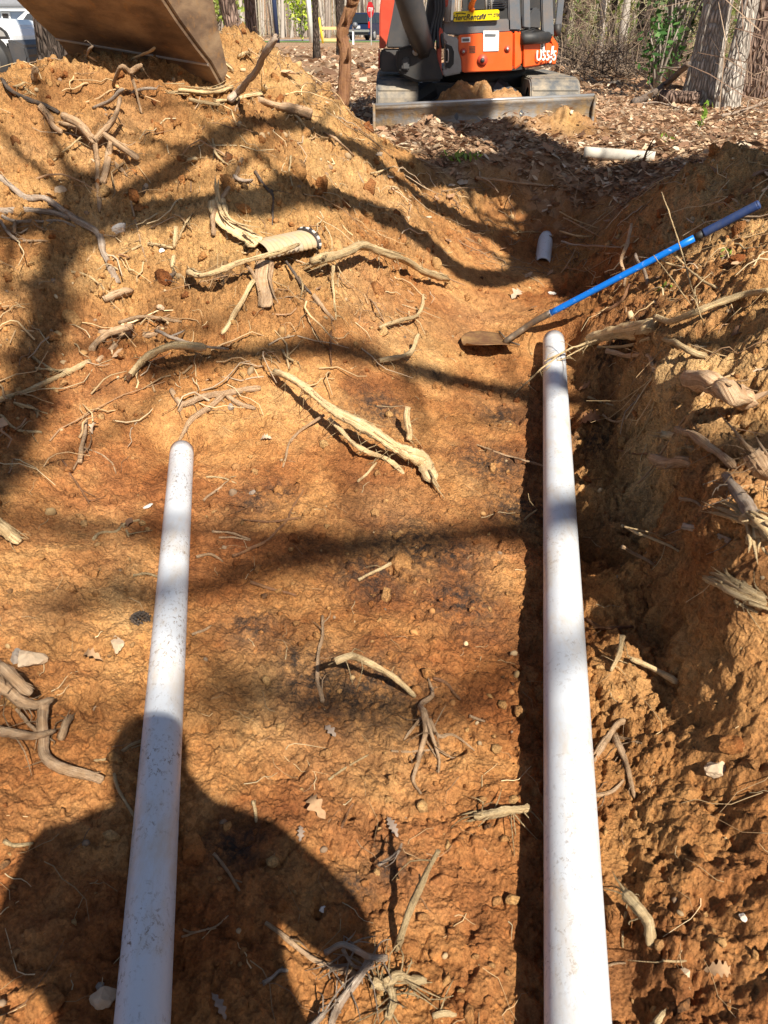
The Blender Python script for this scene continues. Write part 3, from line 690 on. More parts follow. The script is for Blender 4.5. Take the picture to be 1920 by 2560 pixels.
def root(name, label, brs, mat='root', rough=.13, group=None, cat='root', flat=1.0, hair=0, spl=0):
    ROOTN[0] += 1; rs = np.random.default_rng(ROOTN[0] * 17); mb = MB(); allv = []
    for b in brs:
        V, R = lay(*b[:4]); n = len(V)
        sl = np.concatenate([[0], np.cumsum(np.linalg.norm(np.diff(V, axis=0), axis=1))]) / max(b[2], b[3])
        wob = np.stack([gnoise(sl * .09 + ROOTN[0] * 9.1 + q * 31, np.full(n, q * 7.3), 4) for q in range(3)], -1)
        V = V + wob * (R * .8)[:, None]
        R2 = .88 * R * (1 + .22 * gnoise(sl * .16 + ROOTN[0] * 5, np.zeros(n), 9)); R2[-1] *= .7
        S_ = 12 if b[2] > .008 else 6; tv, tf, tu = tube_data(V, R2, S_, rough * .5, flat, ROOTN[0])
        tv = np.array(tv).reshape(n, S_, 3); ka = np.cos(np.arange(S_) / S_ * 6.283) * 1.7; kb = np.sin(np.arange(S_) / S_ * 6.283) * 1.7
        for i_ in range(n):
            tv[i_] = V[i_] + (tv[i_] - V[i_]) * (1 + .34 * gnoise(ka * 1.3 + sl[i_] * .10, kb * 1.3 + ROOTN[0], 3) + .2 * gnoise(ka * 3 + sl[i_] * .5, kb * 3 + ROOTN[0], 6))[:, None]
        mb.add(tv.reshape(-1, 3), tf, tu); allv.append((V, R2))
    for V, R in allv:
        if R[0] < .012 or len(V) < 7: continue
        for _ in range(7 if mat == 'pale' else 3):
            i0 = rs.integers(0, len(V) - 5); i1 = min(len(V), i0 + rs.integers(5, 16)); a_ = rs.uniform(0, 6.28)
            T_ = V[min(i0 + 1, len(V) - 1)] - V[i0]; T_ = T_ / (np.linalg.norm(T_) + 1e-9); u_ = np.cross(T_, [0, 0, 1.0]); u_ /= np.linalg.norm(u_) + 1e-9; w_ = np.cross(u_, T_)
            q_ = V[i0:i1] + (u_ * math.cos(a_) + w_ * abs(math.sin(a_)))[None] * (R[i0:i1] * .85)[:, None]
            q_ = q_ + (u_ * math.cos(a_) + w_ * abs(math.sin(a_)))[None] * (np.linspace(0, 1, i1 - i0) ** 3 * R[0] * rs.uniform(.2, 1.6))[:, None]
            mb.tube(q_, np.linspace(R[0] * .24, R[0] * .05, i1 - i0), 5, .2, .5, ROOTN[0])
    V, R = allv[0]
    if spl: splinters(mb, V[0], V[0] - V[1], R[0], spl, rs); 
    if spl > 5: splinters(mb, V[-1], V[-1] - V[-2], R[-1], spl // 2, rs)
    for _ in range(int(hair * 1.6) + (5 if brs[0][2] > .009 else 1)):
        V, R = allv[rs.integers(len(allv))]; i = rs.integers(1, len(V)); d = rs.normal(size=3); d[2] = -.2 + .5 * d[2]; d /= np.linalg.norm(d)
        l = rs.uniform(.03, .10); mb.tube(catmull([V[i], V[i] + d * l * .5 + rs.normal(size=3) * .008, V[i] + d * l + [0, 0, -.01]], 5), np.linspace(.0022, .0009, 5), 3)
    return tag(mb.build(name, M[mat], None, True), label, cat, group)

# on the spoil heap
root('root', 'forked knobbly root stub standing on top of the heap', [('A', [(278, 506, .05), (340, 530, .05), (385, 592, .03), (412, 612, .03)], .026, .02), ('A', [(412, 612, .03), (468, 540, .05), (505, 480, .06), (522, 415, .08)], .02, .010),
     ('A', [(446, 578, .04), (520, 632, .03), (597, 682, .02)], .018, .022), ('A', [(412, 610, .03), (420, 700), (426, 800), (430, 915)], .016, .010), ('A', [(485, 612, .03), (462, 700), (446, 785)], .018, .02), ('A', [(405, 600, .03), (330, 545, .01), (262, 530)], .018, .012)], hair=14)
root('root', 'pale bent root tip beside the forked stub on the heap', [('A', [(178, 466), (212, 500), (230, 545, .01), (267, 572)], .011, .016)])
root('root', 'longest grey root snaking down the heap from the picture edge', [('D', [(-40, 50), (20, 95), (110, 165), (195, 165), (268, 222), (330, 265), (420, 312), (438, 390), (482, 452), (516, 525)], .015, .019)], 'greyroot', hair=8)
root('root', 'second grey root joining the long one on the heap', [('D', [(-40, 222), (20, 213), (120, 210), (240, 225), (300, 252)], .020, .014)], 'greyroot')
root('root', 'thin grey root running just below the joined pair', [('D', [(10, 238), (60, 262), (150, 266), (250, 260), (325, 288)], .009, .006)], 'greyroot')
root('twig', 'kinked twig standing on the crest under the bucket', [('T', [(735, 545, .01), (785, 432, .09), (845, 480, .06), (912, 420, .09)], .010, .016), ('T', [(850, 480, .06), (880, 590, .02), (918, 735)], .010, .005)], 'root', cat='twig')
root('twig', 'slanting bare stick in front of the bucket lip', [('T', [(850, 392), (930, 350, .04), (1003, 310, .09)], .006, .009)], 'pale', cat='twig')
root('twig', 'small hooked sprig on the crest before the bucket', [('T', [(565, 378), (572, 325, .04), (602, 298, .06)], .008, .007)], 'greyroot', cat='twig')
root('twig', 'branching pale twig behind the forked stub', [('T', [(600, 695), (660, 670, .01), (720, 640, .03), (770, 605, .05), (803, 578, .07)], .009, .012), ('T', [(655, 672), (690, 720)], .006, .003), ('T', [(850, 600), (930, 565, .03), (1020, 575, .02)], .010, .007)], 'greyroot', cat='twig')
root('root', 'pinkish upright root knob near the heap end', [('T', [(222, 515), (226, 460, .03), (236, 425, .06)], .017, .024)])
root('twig', 'dark thin stick crossing the far shoulder of the heap', [('T', [(8, 505), (60, 572, .02), (150, 630), (250, 675), (385, 730)], .010, .013)], 'darkroot', cat='twig')
root('root', 'stubby root in the shadow at the heap end', [('T', [(262, 690), (310, 735), (345, 800)], .020, .018)])
root('stick', 'grey stick with pale broken tip leaning on the rear heap', [('A', [(1196, 150, .30), (1140, 242, .22), (1082, 342, .10), (1040, 390, .03), (990, 445)], .016, .022)], 'greyroot', cat='stick', spl=2)
root('split_wood', 'pale yellow split wood lying by the bucket corner', [('A', [(782, 402), (900, 412), (1002, 384)], .028, .022)], 'pale', .2, cat='wood', flat=.5, spl=6)
root('split_wood', 'long torn strip of pale wood below the bucket corner', [('A', [(938, 446), (1050, 412), (1128, 402), (1146, 362, .04)], .018, .020)], 'pale', .2, cat='wood', flat=.6, spl=6)
root('root', 'thick root lying across the heap shoulder beside the crooked stem', [('A', [(1112, 424), (1200, 462), (1290, 482), (1345, 500)], .026, .034)], hair=6)
root('root', 'short pale root poking out of the rear heap', [('A', [(938, 240), (968, 270), (1002, 302)], .022, .020)], 'pale')
root('root', 'thin wavy root dangling on the upper heap face', [('A', [(1258, 676, .01), (1250, 740), (1266, 812)], .007, .005)], 'pale')
root('root', 'curved root with a cut end above the bark slab', [('D', [(1046, -5), (1005, 88), (965, 160), (918, 240, .02), (918, 332)], .011, .014)])
root('root', 'dead thin twig among the shadow near bark slab', [('D', [(1172, 130), (1180, 180), (1178, 280)], .007, .006)], 'darkroot', cat='twig')
root('bark_slab', 'wide flat slab of shredded bark above the corrugated scrap', [('D', [(935, 175), (965, 270), (1040, 325), (1110, 372)], .05, .045)], 'pale', .25, cat='bark', flat=.25, spl=2, hair=8)
root('bark_slab', 'flat upright bark flap below the corrugated scrap', [('D', [(1165, 440), (1160, 520), (1170, 600), (1160, 650)], .050, .03)], 'root', .15, cat='bark', flat=.22)
root('split_root', 'long split root shading a hollow under the bark slab', [('D', [(822, 478, .02), (870, 500, .04), (950, 478, .05), (1050, 432, .05), (1150, 405, .05), (1290, 372, .04)], .024, .017)], 'pale', .25, cat='root', flat=.7, spl=6)
root('root', 'thin loop of root hanging from the split root', [('D', [(1050, 440, .03), (1092, 490, .02), (1112, 545)], .009, .007)])
root('stick', 'straight pale stick lying below the hollow', [('D', [(1096, 528, .015), (1040, 620, .01), (990, 700), (954, 752)], .0125, .0115)], 'pale', .05, cat='stick')
root('stick', 'black stick with a pale end below the corrugated scrap', [('D', [(1234, 434, .02), (1300, 530, .01), (1345, 578)], .008, .008)], 'darkroot', cat='stick')
root('root', 'pale root end following on the black stick', [('D', [(1350, 580), (1400, 640), (1442, 695)], .013, .011)])
root('split_root', 'big shredded root bridging the heap foot above the trench', [('D', [(1362, 452, .02), (1450, 412, .05), (1560, 372, .06), (1660, 398, .06), (1760, 440, .04), (1840, 485, .03), (1932, 522, .02)], .034, .024)], 'pale', .25, cat='root', flat=.8, hair=16, spl=9)
root('root', 'straight rootlet hanging down from the shredded root', [('D', [(1440, 452, .05), (1440, 560, .01), (1452, 690)], .009, .005)], 'pale', hair=10)
root('root', 'short fat root chunk on the middle of the heap', [('D', [(448, 604), (505, 582, .01), (562, 572)], .018, .022)])
root('root', 'slender root lying level across the middle heap', [('D', [(512, 698), (600, 680, .01), (700, 685, .01), (785, 694)], .010, .008)])
root('root', 'bundle of broken roots above the arched root', [('D', [(396, 815), (450, 752, .01), (500, 728, .02), (566, 716, .02)], .014, .020), ('D', [(440, 744), (560, 742), (660, 752), (690, 720)], .020, .010), ('D', [(420, 870), (470, 820), (500, 790)], .010, .013)], hair=12)
root('root', 'arched root standing clear of the heap foot', [('D', [(552, 932), (600, 872, .015), (680, 822, .035), (780, 800, .045), (892, 820, .03)], .015, .021)], 'pale', .2, spl=3)
root('stick', 'grey forked stick beside the arched root', [('D', [(676, 738, .02), (760, 775, .03), (860, 800, .03), (988, 818, .01)], .009, .006), ('D', [(730, 770, .02), (800, 735, .02)], .006, .004)], 'greyroot', cat='stick')
root('stick', 'long straight pale stick at the heap foot by the picture edge', [('D', [(-30, 1042), (100, 1000), (200, 962), (300, 910), (384, 868)], .010, .013)], 'pale', .06, cat='stick')
root('root', 'fine root curling between the clods of the middle heap', [('D', [(310, 482), (380, 500), (420, 530), (452, 556)], .007, .006)], 'pale')
root('root', 'short pale root stub beside the white chunk', [('D', [(762, 286, .01), (752, 372)], .012, .011)], 'pale')
root('root', 'thin root hanging past the white chunk', [('D', [(565, 180), (590, 280), (610, 360), (632, 440)], .006, .004)])
root('root', 'Y shaped root lying above the end of the speckled pipe', [('F', [(738, 132), (788, 190), (860, 166), (965, 150), (1050, 130), (1125, 122)], .013, .017), ('F', [(788, 188), (772, 222)], .012, .010), ('F', [(980, 158), (1040, 190), (1100, 212)], .014, .010),
     ('F', [(962, 152), (900, 206), (832, 256), (798, 312), (772, 352)], .016, .007)], hair=6)
root('split_root', 'heavy torn root with yellow splintered end in mid trench', [('F', [(1190, 46, .02), (1282, 95, .04), (1372, 160, .05), (1452, 230, .05), (1560, 292, .04), (1660, 352, .03), (1760, 398, .02), (1830, 425, .01), (1872, 520)], .020, .036)], 'pale', .28, cat='root', flat=.75, hair=26, spl=7)
root('root', 'yellow side strand peeling off the heavy torn root', [('F', [(1420, 250, .03), (1520, 350, .02), (1600, 400, .02), (1660, 425), (1745, 490)], .014, .012)], 'pale', .3, hair=10, flat=.6)
root('root', 'thin root trailing downhill from the heavy torn root', [('F', [(1402, 238, .02), (1292, 310), (1246, 370), (1224, 466)], .008, .005)])
root('root', 'bent pale stub pointing up beside the heavy torn root', [('G', [(105, 200, .05), (94, 262, .03), (112, 322, .01), (108, 356)], .014, .016)], 'pale')
root('root', 'upright thin root on the slope left of the pipe end', [('F', [(342, 442), (354, 362, .01), (368, 302, .01), (378, 250)], .010, .007), ('F', [(360, 380), (430, 402), (482, 442), (502, 492)], .004, .003)])
root('root', 'zigzag red tipped rootlet beside the speckled pipe', [('F', [(405, 775), (432, 742), (502, 742), (540, 702), (604, 690)], .007, .005), ('F', [(528, 708), (556, 764)], .006, .004)], 'pale')
root('root', 'stout root poking in from the picture edge above its shadow', [('F', [(-30, 700, .02), (10, 725, .02), (52, 762, .01), (86, 790)], .022, .014)], 'pale')
root('root', 'dark red root curving across the trench floor', [('F', [(1002, 850), (1080, 822), (1170, 766), (1232, 700), (1262, 640), (1312, 560)], .007, .004), ('F', [(1044, 690), (1130, 700), (1220, 694), (1296, 680)], .004, .005)], 'redroot')
root('rootlet', 'thin double rootlet right of the speckled pipe', [('F', [(915, 742), (1000, 750), (1082, 776)], .005, .004), ('F', [(945, 768), (1010, 768), (1080, 780)], .004, .003)], 'root')
root('rootlet', 'short rootlet touching the speckled pipe on its far side', [('F', [(575, 925), (640, 926), (704, 942)], .005, .005)], 'pale')
root('rootlet', 'curved rootlet leaving the speckled pipe towards the middle', [('F', [(848, 852), (910, 840), (962, 872)], .006, .004)])
root('root', 'reddish root lying flat above the vertical root', [('F', [(1080, 960), (1150, 985), (1230, 1000), (1278, 1018)], .007, .004)], 'redroot')
root('rootlet', 'faint straight rootlet near the end of the speckled pipe', [('F', [(890, 505), (960, 510), (1022, 532)], .005, .003)], 'pale')
root('stick', 'small pale stick lying on dark smears in mid trench', [('F', [(1545, 950), (1610, 922), (1700, 878)], .006, .007)], 'pale', cat='stick')
root('stick', 'short pale stick below the heavy torn root', [('F', [(1548, 525), (1588, 485), (1625, 448)], .006, .007)], 'pale', cat='stick')
# foreground floor
root('root', 'tangled root cluster at the picture edge left of the speckled pipe', [('H', [(-40, 280, .03), (10, 305, .04), (70, 355, .04), (142, 412, .03)], .020, .016), ('H', [(-40, 355, .03), (20, 392, .03), (75, 440, .02), (150, 462, .02), (232, 430, .02)], .024, .010),
     ('H', [(178, 445, .02), (174, 520, .01), (186, 600), (205, 690), (290, 742, .01), (400, 772), (436, 785)], .018, .016), ('H', [(-40, 560, .02), (20, 575, .02), (85, 588, .02), (165, 590, .01), (242, 570, .01)], .017, .009),
     ('H', [(255, 600), (276, 540, .01), (312, 508)], .013, .011), ('H', [(65, 470, .02), (128, 540, .01), (165, 572)], .006, .007)], 'root', hair=12)
root('rootlet', 'thin curved rootlet crossing the head of the photographer shadow', [('H', [(640, 596), (562, 630), (482, 680), (408, 692)], .0055, .004)], 'pale')
root('rootlet', 'thin rootlet slanting to the speckled pipe in the neck of the shadow', [('H', [(490, 744, .01), (512, 820), (560, 902), (606, 974)], .005, .005)], 'pale')
root('root', 'crooked root standing up from the floor between the pipes', [('H', [(1392, 70), (1396, 150), (1376, 222), (1370, 335), (1384, 392), (1392, 444)], .006, .009)], 'root', hair=4)
root('root', 'pale arched root throwing a thick shadow between the pipes', [('H', [(1448, 270, .075), (1520, 246, .07), (1592, 268, .055), (1662, 305, .04), (1722, 345, .02), (1792, 412)], .013, .010)], 'pale', .1)
root('rootlet', 'small white hooked rootlet in the shadow at lower edge', [('H', [(18, 1040), (70, 1066), (142, 1056)], .007, .004)], 'pale')
root('rootlet', 'little forked rootlet sticking out from under the speckled pipe', [('H', [(830, 146), (882, 132), (912, 110)], .006, .004)], 'root')
root('rootlet', 'short straight straw lying between the pipes', [('H', [(1090, 868), (1098, 910), (1106, 962)], .006, .005)], 'pale')
root('rootlet', 'dark thin rootlet with a forked foot between the pipes', [('H', [(1478, 985), (1500, 922), (1526, 880)], .004, .003)], 'redroot')
root('rootlet', 'long pale straw lying slantwise between the pipes', [('H', [(1418, 774), (1500, 722), (1592, 668)], .004, .003)], 'pale')
root('root', 'spider shaped root with many legs beside the long pipe shadow', [('I', [(165, 490, .02), (180, 560, .01), (165, 640), (140, 720), (124, 782), (162, 838)], .012, .004), ('I', [(172, 492, .02), (206, 580, .01), (236, 680), (236, 748)], .008, .004),
     ('I', [(165, 492, .02), (150, 460, .01), (192, 430), (212, 410), (190, 340)], .012, .005), ('I', [(165, 502, .01), (112, 570), (84, 608)], .006, .003), ('I', [(190, 520, .01), (236, 592), (282, 580), (322, 596), (392, 652)], .008, .003), ('I', [(28, 655), (132, 656), (240, 640)], .004, .004)], 'root', hair=10)
root('rootlet', 'knobby rootlet just above the spider shaped root', [('I', [(215, 338), (272, 360), (300, 400), (332, 432)], .007, .005)], 'redroot')
root('rootlet', 'short orange root fragment right of the spider shaped root', [('I', [(368, 500), (436, 526)], .006, .005)])
root('split_root', 'split root fragment at the shadow edge of the long pipe', [('I', [(388, 940), (480, 932, .01), (560, 916, .01), (634, 898, .01)], .014, .011)], 'pale', .25, cat='root', spl=4, hair=6)
root('root', 'long thin root at the foot of the photographer shadow', [('J', [(1148, 532), (1222, 582), (1302, 652), (1382, 712), (1450, 732), (1534, 756)], .006, .010)], 'root')
root('root', 'white barked forked root at the bottom of the floor', [('J', [(1408, 655, .02), (1470, 620, .03), (1532, 640, .03), (1602, 680, .02), (1670, 674, .02)], .008, .010), ('J', [(1602, 682, .02), (1560, 742, .01), (1502, 832), (1460, 902), (1428, 975)], .013, .010), ('J', [(1480, 640, .02), (1530, 720, .01), (1590, 720)], .006, .004)], 'greyroot', hair=16)
root('rootlet', 'small grey crooked rootlet in the shadow of the photographer', [('J', [(1138, 788), (1190, 762), (1212, 735), (1248, 736)], .007, .005)], 'greyroot')
root('rootlet', 'forked straw near the speckled pipe in the body shadow', [('J', [(784, 592), (880, 562), (942, 540), (986, 500)], .003, .002), ('J', [(790, 560), (830, 575), (890, 562)], .003, .002)], 'root')
root('rootlet', 'brown rootlet running from the rust coloured clod', [('J', [(920, 230), (972, 292), (1036, 392)], .006, .004)])
root('rootlet', 'bent grey root tip at the very bottom of the picture', [('J', [(1335, 972), (1400, 912, .01)], .010, .008)], 'greyroot')
root('stick', 'pale stick propped upright between the pipes near the bottom', [('K', [(232, 228, .10), (180, 332, .07), (120, 452, .04), (80, 562, .02), (48, 640)], .007, .012), ('K', [(160, 400, .05), (152, 320, .06)], .004, .003)], 'pale', .08, cat='stick')
root('stick', 'grey twig tip beside the propped pale stick', [('K', [(-20, 282, .01), (50, 242, .03), (76, 190, .05)], .007, .004)], 'greyroot', cat='stick')
root('root', 'fibrous broken root knot at the lower edge between the pipes', [('K', [(-60, 780), (0, 800), (60, 762), (110, 790), (190, 800)], .014, .010), ('K', [(0, 760), (40, 860), (20, 960)], .012, .010)], 'pale', .3, hair=24)
root('rootlet', 'pale flat chip of root at the bottom between the pipes', [('K', [(210, 925), (260, 915), (312, 928)], .008, .007)], 'pale')
# right hand bank
root('root', 'stubby bent root poking out beside the long pipe', [('K', [(1042, 425, .03), (1092, 472, .03), (1140, 522, .02), (1152, 572, .01), (1156, 632)], .016, .014), ('K', [(1045, 490, .02), (1030, 560), (1032, 640)], .004, .003)], 'pale', .2, spl=4)
root('rootlet', 'curling rootlet touching the lower end of the long pipe', [('K', [(958, 722), (1000, 708), (1044, 702)], .004, .003)])
root('rootlet', 'pale rootlet tip at the bottom edge beside the long pipe', [('K', [(1180, 965), (1198, 940), (1214, 915)], .010, .007)], 'pale')
root('rootlet', 'straw lying on clods at the bottom of the bank', [('K', [(1205, 695), (1255, 698), (1308, 695)], .0035, .003)], 'pale')
root('root', 'straight pale root fragment on the sunny toe of the bank', [('I', [(1068, 250, .01), (1150, 292, .01), (1262, 362)], .009, .013)], 'pale', .15, spl=2)
root('root', 'short upright yellow root at the toe of the bank', [('I', [(1032, 154, .03), (1016, 232, .01), (978, 312)], .010, .009)], 'pale')
root('root', 'forked root lying against the long pipe', [('I', [(904, 692), (960, 602), (1000, 532, .01), (1042, 512)], .010, .013), ('I', [(1000, 582), (1050, 722), (1082, 852)], .012, .007), ('I', [(1008, 590), (1112, 616)], .005, .003)], 'root', hair=6)
root('root', 'thin brown root leaving the long pipe below the forked one', [('I', [(910, 842), (982, 826), (1032, 780)], .008, .005)])
root('root', 'dark red root across the shadow foot of the bank', [('I', [(872, 85), (930, 118), (980, 126), (1076, 112)], .010, .006)], 'redroot')
root('root', 'upper of two thick cut roots jutting from the bank', [('G', [(1268, 294, .06), (1332, 326, .05), (1402, 372, .03), (1462, 412, .01), (1522, 452)], .013, .017)], 'root', .16)
root('root', 'hairy broken root just below the upper cut root', [('G', [(1195, 318, .07), (1260, 332, .05), (1302, 372, .03), (1348, 404)], .018, .010)], 'pale', .2, spl=4)
root('root', 'sawn blunt root stub jutting from the shaded bank', [('G', [(1162, 428, .06), (1230, 440, .05), (1302, 452, .03), (1362, 472)], .023, .020)], 'root', .1)
root('rootlet', 'thin dark root level with the sawn stub', [('G', [(1010, 390, .03), (1090, 405, .02), (1166, 406)], .005, .005)], 'redroot')
root('root', 'grey root with a knob bending down the bank', [('G', [(1482, 500, .02), (1520, 562, .04), (1552, 622, .05), (1592, 692, .05), (1602, 722, .04)], .014, .022)], 'greyroot', .12, hair=5)
root('split_root', 'bright yellow splintered root fan at the picture edge', [('G', [(1640, 800, .02), (1615, 720, .03), (1560, 700, .05), (1410, 662, .08)], .030, .008), ('G', [(1600, 705, .04), (1530, 650, .06), (1460, 612, .08)], .016, .006), ('G', [(1590, 710, .04), (1530, 672, .06), (1440, 640, .08)], .014, .005), ('G', [(1600, 690, .04), (1670, 720, .03), (1730, 780, .02)], .03, .026)], 'pale', .25, cat='root', flat=.6, spl=6)
root('root', 'dark weathered root tip below the splintered fan', [('G', [(1306, 716, .04), (1370, 720, .03), (1432, 756, .02), (1505, 792, .01), (1582, 822)], .012, .007), ('G', [(1440, 745, .03), (1500, 780, .02)], .006, .004)], 'greyroot')
root('split_root', 'fat wedge of split yellow root on the shaded bank', [('G', [(1618, 1022), (1542, 1002, .03), (1462, 975, .05), (1386, 952, .07)], .032, .012), ('G', [(1600, 1005, .02), (1500, 962, .05), (1412, 926, .07)], .018, .006)], 'pale', .25, cat='root', flat=.7, spl=5)
root('stick', 'thin sunlit stick pointing out of the shaded bank', [('G', [(1030, 718, .07), (1120, 755, .05), (1202, 790, .03), (1284, 832)], .006, .004), ('G', [(1040, 722, .06), (1140, 742, .04), (1222, 774)], .003, .002)], 'pale', cat='stick')
root('root', 'short sunlit root tip under the thin stick', [('G', [(1028, 806, .06), (1092, 836, .04), (1152, 872, .02), (1180, 895)], .008, .004)], 'root')
root('rootlet', 'short pale root between pipe end and bank', [('G', [(878, 158, .01), (940, 180), (992, 196)], .007, .006)], 'pale')
root('rootlet', 'hanging thread of root on the bank above the sawn stub', [('G', [(1168, 180, .04), (1130, 282, .03), (1078, 358)], .004, .003)], 'pale')
root('root', 'wandering thin root at the top of the shaded bank', [('G', [(945, 236), (1000, 270, .02), (1052, 240, .02), (1102, 195, .03)], .007, .005)], 'root')
root('rootlet', 'hooked rootlet below the sawn stub', [('G', [(1098, 535, .04), (1140, 500, .03), (1182, 458, .03)], .005, .003)], 'pale')
root('root', 'thorny dark rootlet on the bank under the grey root', [('G', [(1276, 598, .04), (1342, 612, .03), (1402, 672)], .006, .004)], 'root')
root('rootlet', 'rootlet bridging the edge of the long pipe shadow', [('G', [(400, 365), (520, 412), (600, 432, .01), (692, 456, .02)], .005, .005)], 'root')
root('rootlet', 'tiny spiky twig at the edge of the long pipe shadow', [('G', [(608, 692), (636, 664, .01), (662, 644, .02)], .005, .003)], 'pale')
root('root', 'shaggy bark root at the picture edge beside the cut roots', [('G', [(1570, 385, .04), (1610, 432, .03), (1670, 480, .02)], .03, .034)], 'root', .25, hair=10, spl=4)
root('log', 'big debarked root log crossing above the long pipe end', [('E', [(892, 772, .01), (960, 745, .03), (1060, 722, .04), (1165, 698, .04)], .036, .046)], 'pale', .15, cat='log', spl=8, hair=10)
root('root', 'long straight tan root pointing from the log to the picture edge', [('R', [(560, 922, .05), (700, 950, .05), (900, 905, .05), (1100, 805, .04), (1330, 735, .02), (1660, 650, .02)], .016, .016)], 'pale', .1)
root('root', 'slim root arching beneath the log to a thick end', [('R', [(-20, 1215, .02), (180, 1225, .03), (350, 1180, .04), (520, 1130, .05), (640, 1140, .05), (800, 1190, .04), (920, 1250, .02), (1050, 1288)], .007, .016)], 'pale', .1)
root('root', 'shaded root running level below the slim arching one', [('R', [(60, 1255, .03), (200, 1280, .03), (340, 1290, .02), (470, 1290, .02), (510, 1400, .02), (560, 1490, .01), (640, 1540), (660, 1640)], .015, .009)], 'root', .12, hair=6)
root('root', 'small hooked root stub above the cut bank stump', [('R', [(620, 1380, .02), (690, 1410, .02), (745, 1500, .01), (738, 1535)], .010, .008)], 'root')
root('root_stump', 'thick sawn stump of root lying on the bank top', [('G', [(1302, 68, .03), (1400, 98, .03), (1482, 145, .02), (1580, 205)], .036, .042)], 'root', .08, cat='root')
root('root', 'tan root crossing behind the blue handle down the bank', [('R', [(575, 335, .06), (680, 395, .04), (830, 425, .03), (930, 490, .03), (1020, 570, .02), (1200, 660)], .006, .008), ('R', [(680, 250, .08), (750, 320, .05), (840, 400, .03)], .006, .006)], 'pale', .1)
root('root', 'upright root rising behind the blue handle', [('R', [(240, 620), (250, 520, .02), (215, 380, .05), (240, 250, .08), (290, 120, .08), (310, 0, .08)], .010, .013)], 'root', hair=6)
root('root', 'short pale root hooked under the blue handle', [('R', [(460, 610), (440, 500, .02), (425, 440, .04), (375, 360, .06), (340, 300, .06)], .012, .010)], 'greyroot')
root('root', 'purple brown root curling beside the log top', [('R', [(30, 860), (150, 800, .02), (230, 740, .03), (260, 650, .04), (300, 560, .05)], .012, .007)], 'redroot')
for i, (pts, r, lb) in enumerate((([(758, 220, .06), (830, 262, .04), (922, 292)], .006, 'uppermost pale twig jutting into the dark end of the trench'),
                                  ([(775, 250, .05), (850, 285, .03), (930, 330)], .006, 'second pale twig jutting into the dark end of the trench'),
                                  ([(760, 308, .06), (830, 325, .04), (892, 332)], .009, 'stubby pale root end in the dark end of the trench'),
                                  ([(764, 354, .06), (860, 370, .04), (1022, 376, .01)], .009, 'grey level root beside the short pipe stub'),
                                  ([(560, 315, .03), (620, 310, .02), (680, 312)], .004, 'straw above the short pipe stub'),
                                  ([(765, 488, .02), (800, 440, .04), (830, 375, .05)], .005, 'thin slanting twig right of the short pipe stub'),
                                  ([(400, 75, .02), (500, 92, .03), (620, 102, .02), (705, 112)], .012, 'long dull root across the shaded far wall'),
                                  ([(250, 135), (330, 120, .02), (420, 120)], .006, 'short dull root on the shaded far wall'))):
    root('twig' if r < .008 else 'root', lb, [('E', pts, r, r * .7)], ('pale', 'root', 'pale', 'greyroot', 'pale', 'root', 'root', 'root')[i], cat='twig' if r < .008 else 'root', hair=3)
root('root', 'curved root at the foot of the heap beside the shovel blade', [('E', [(-20, 725, .01), (80, 690, .02), (138, 680, .02), (165, 640, .03), (170, 578, .05)], .012, .010)], 'pale', hair=6)
root('root', 'chunky curled root below the one beside the shovel blade', [('E', [(-20, 868, .01), (70, 852, .02), (122, 822, .02), (152, 752, .04)], .014, .013)], 'pale', .2, hair=8)
root('grass_stem', 'long dry grass stem bending across the blue handle', [('E', [(1200, 140, .30), (1272, 350, .22), (1332, 560, .14), (1384, 720, .04)], .0035, .003)], 'pale', 0, cat='stem')
root('grass_stem', 'short dry grass stem beside the long one', [('R', [(530, 310, .12), (740, 580, .08), (900, 800, .03)], .003, .003)], 'pale', 0, cat='stem')
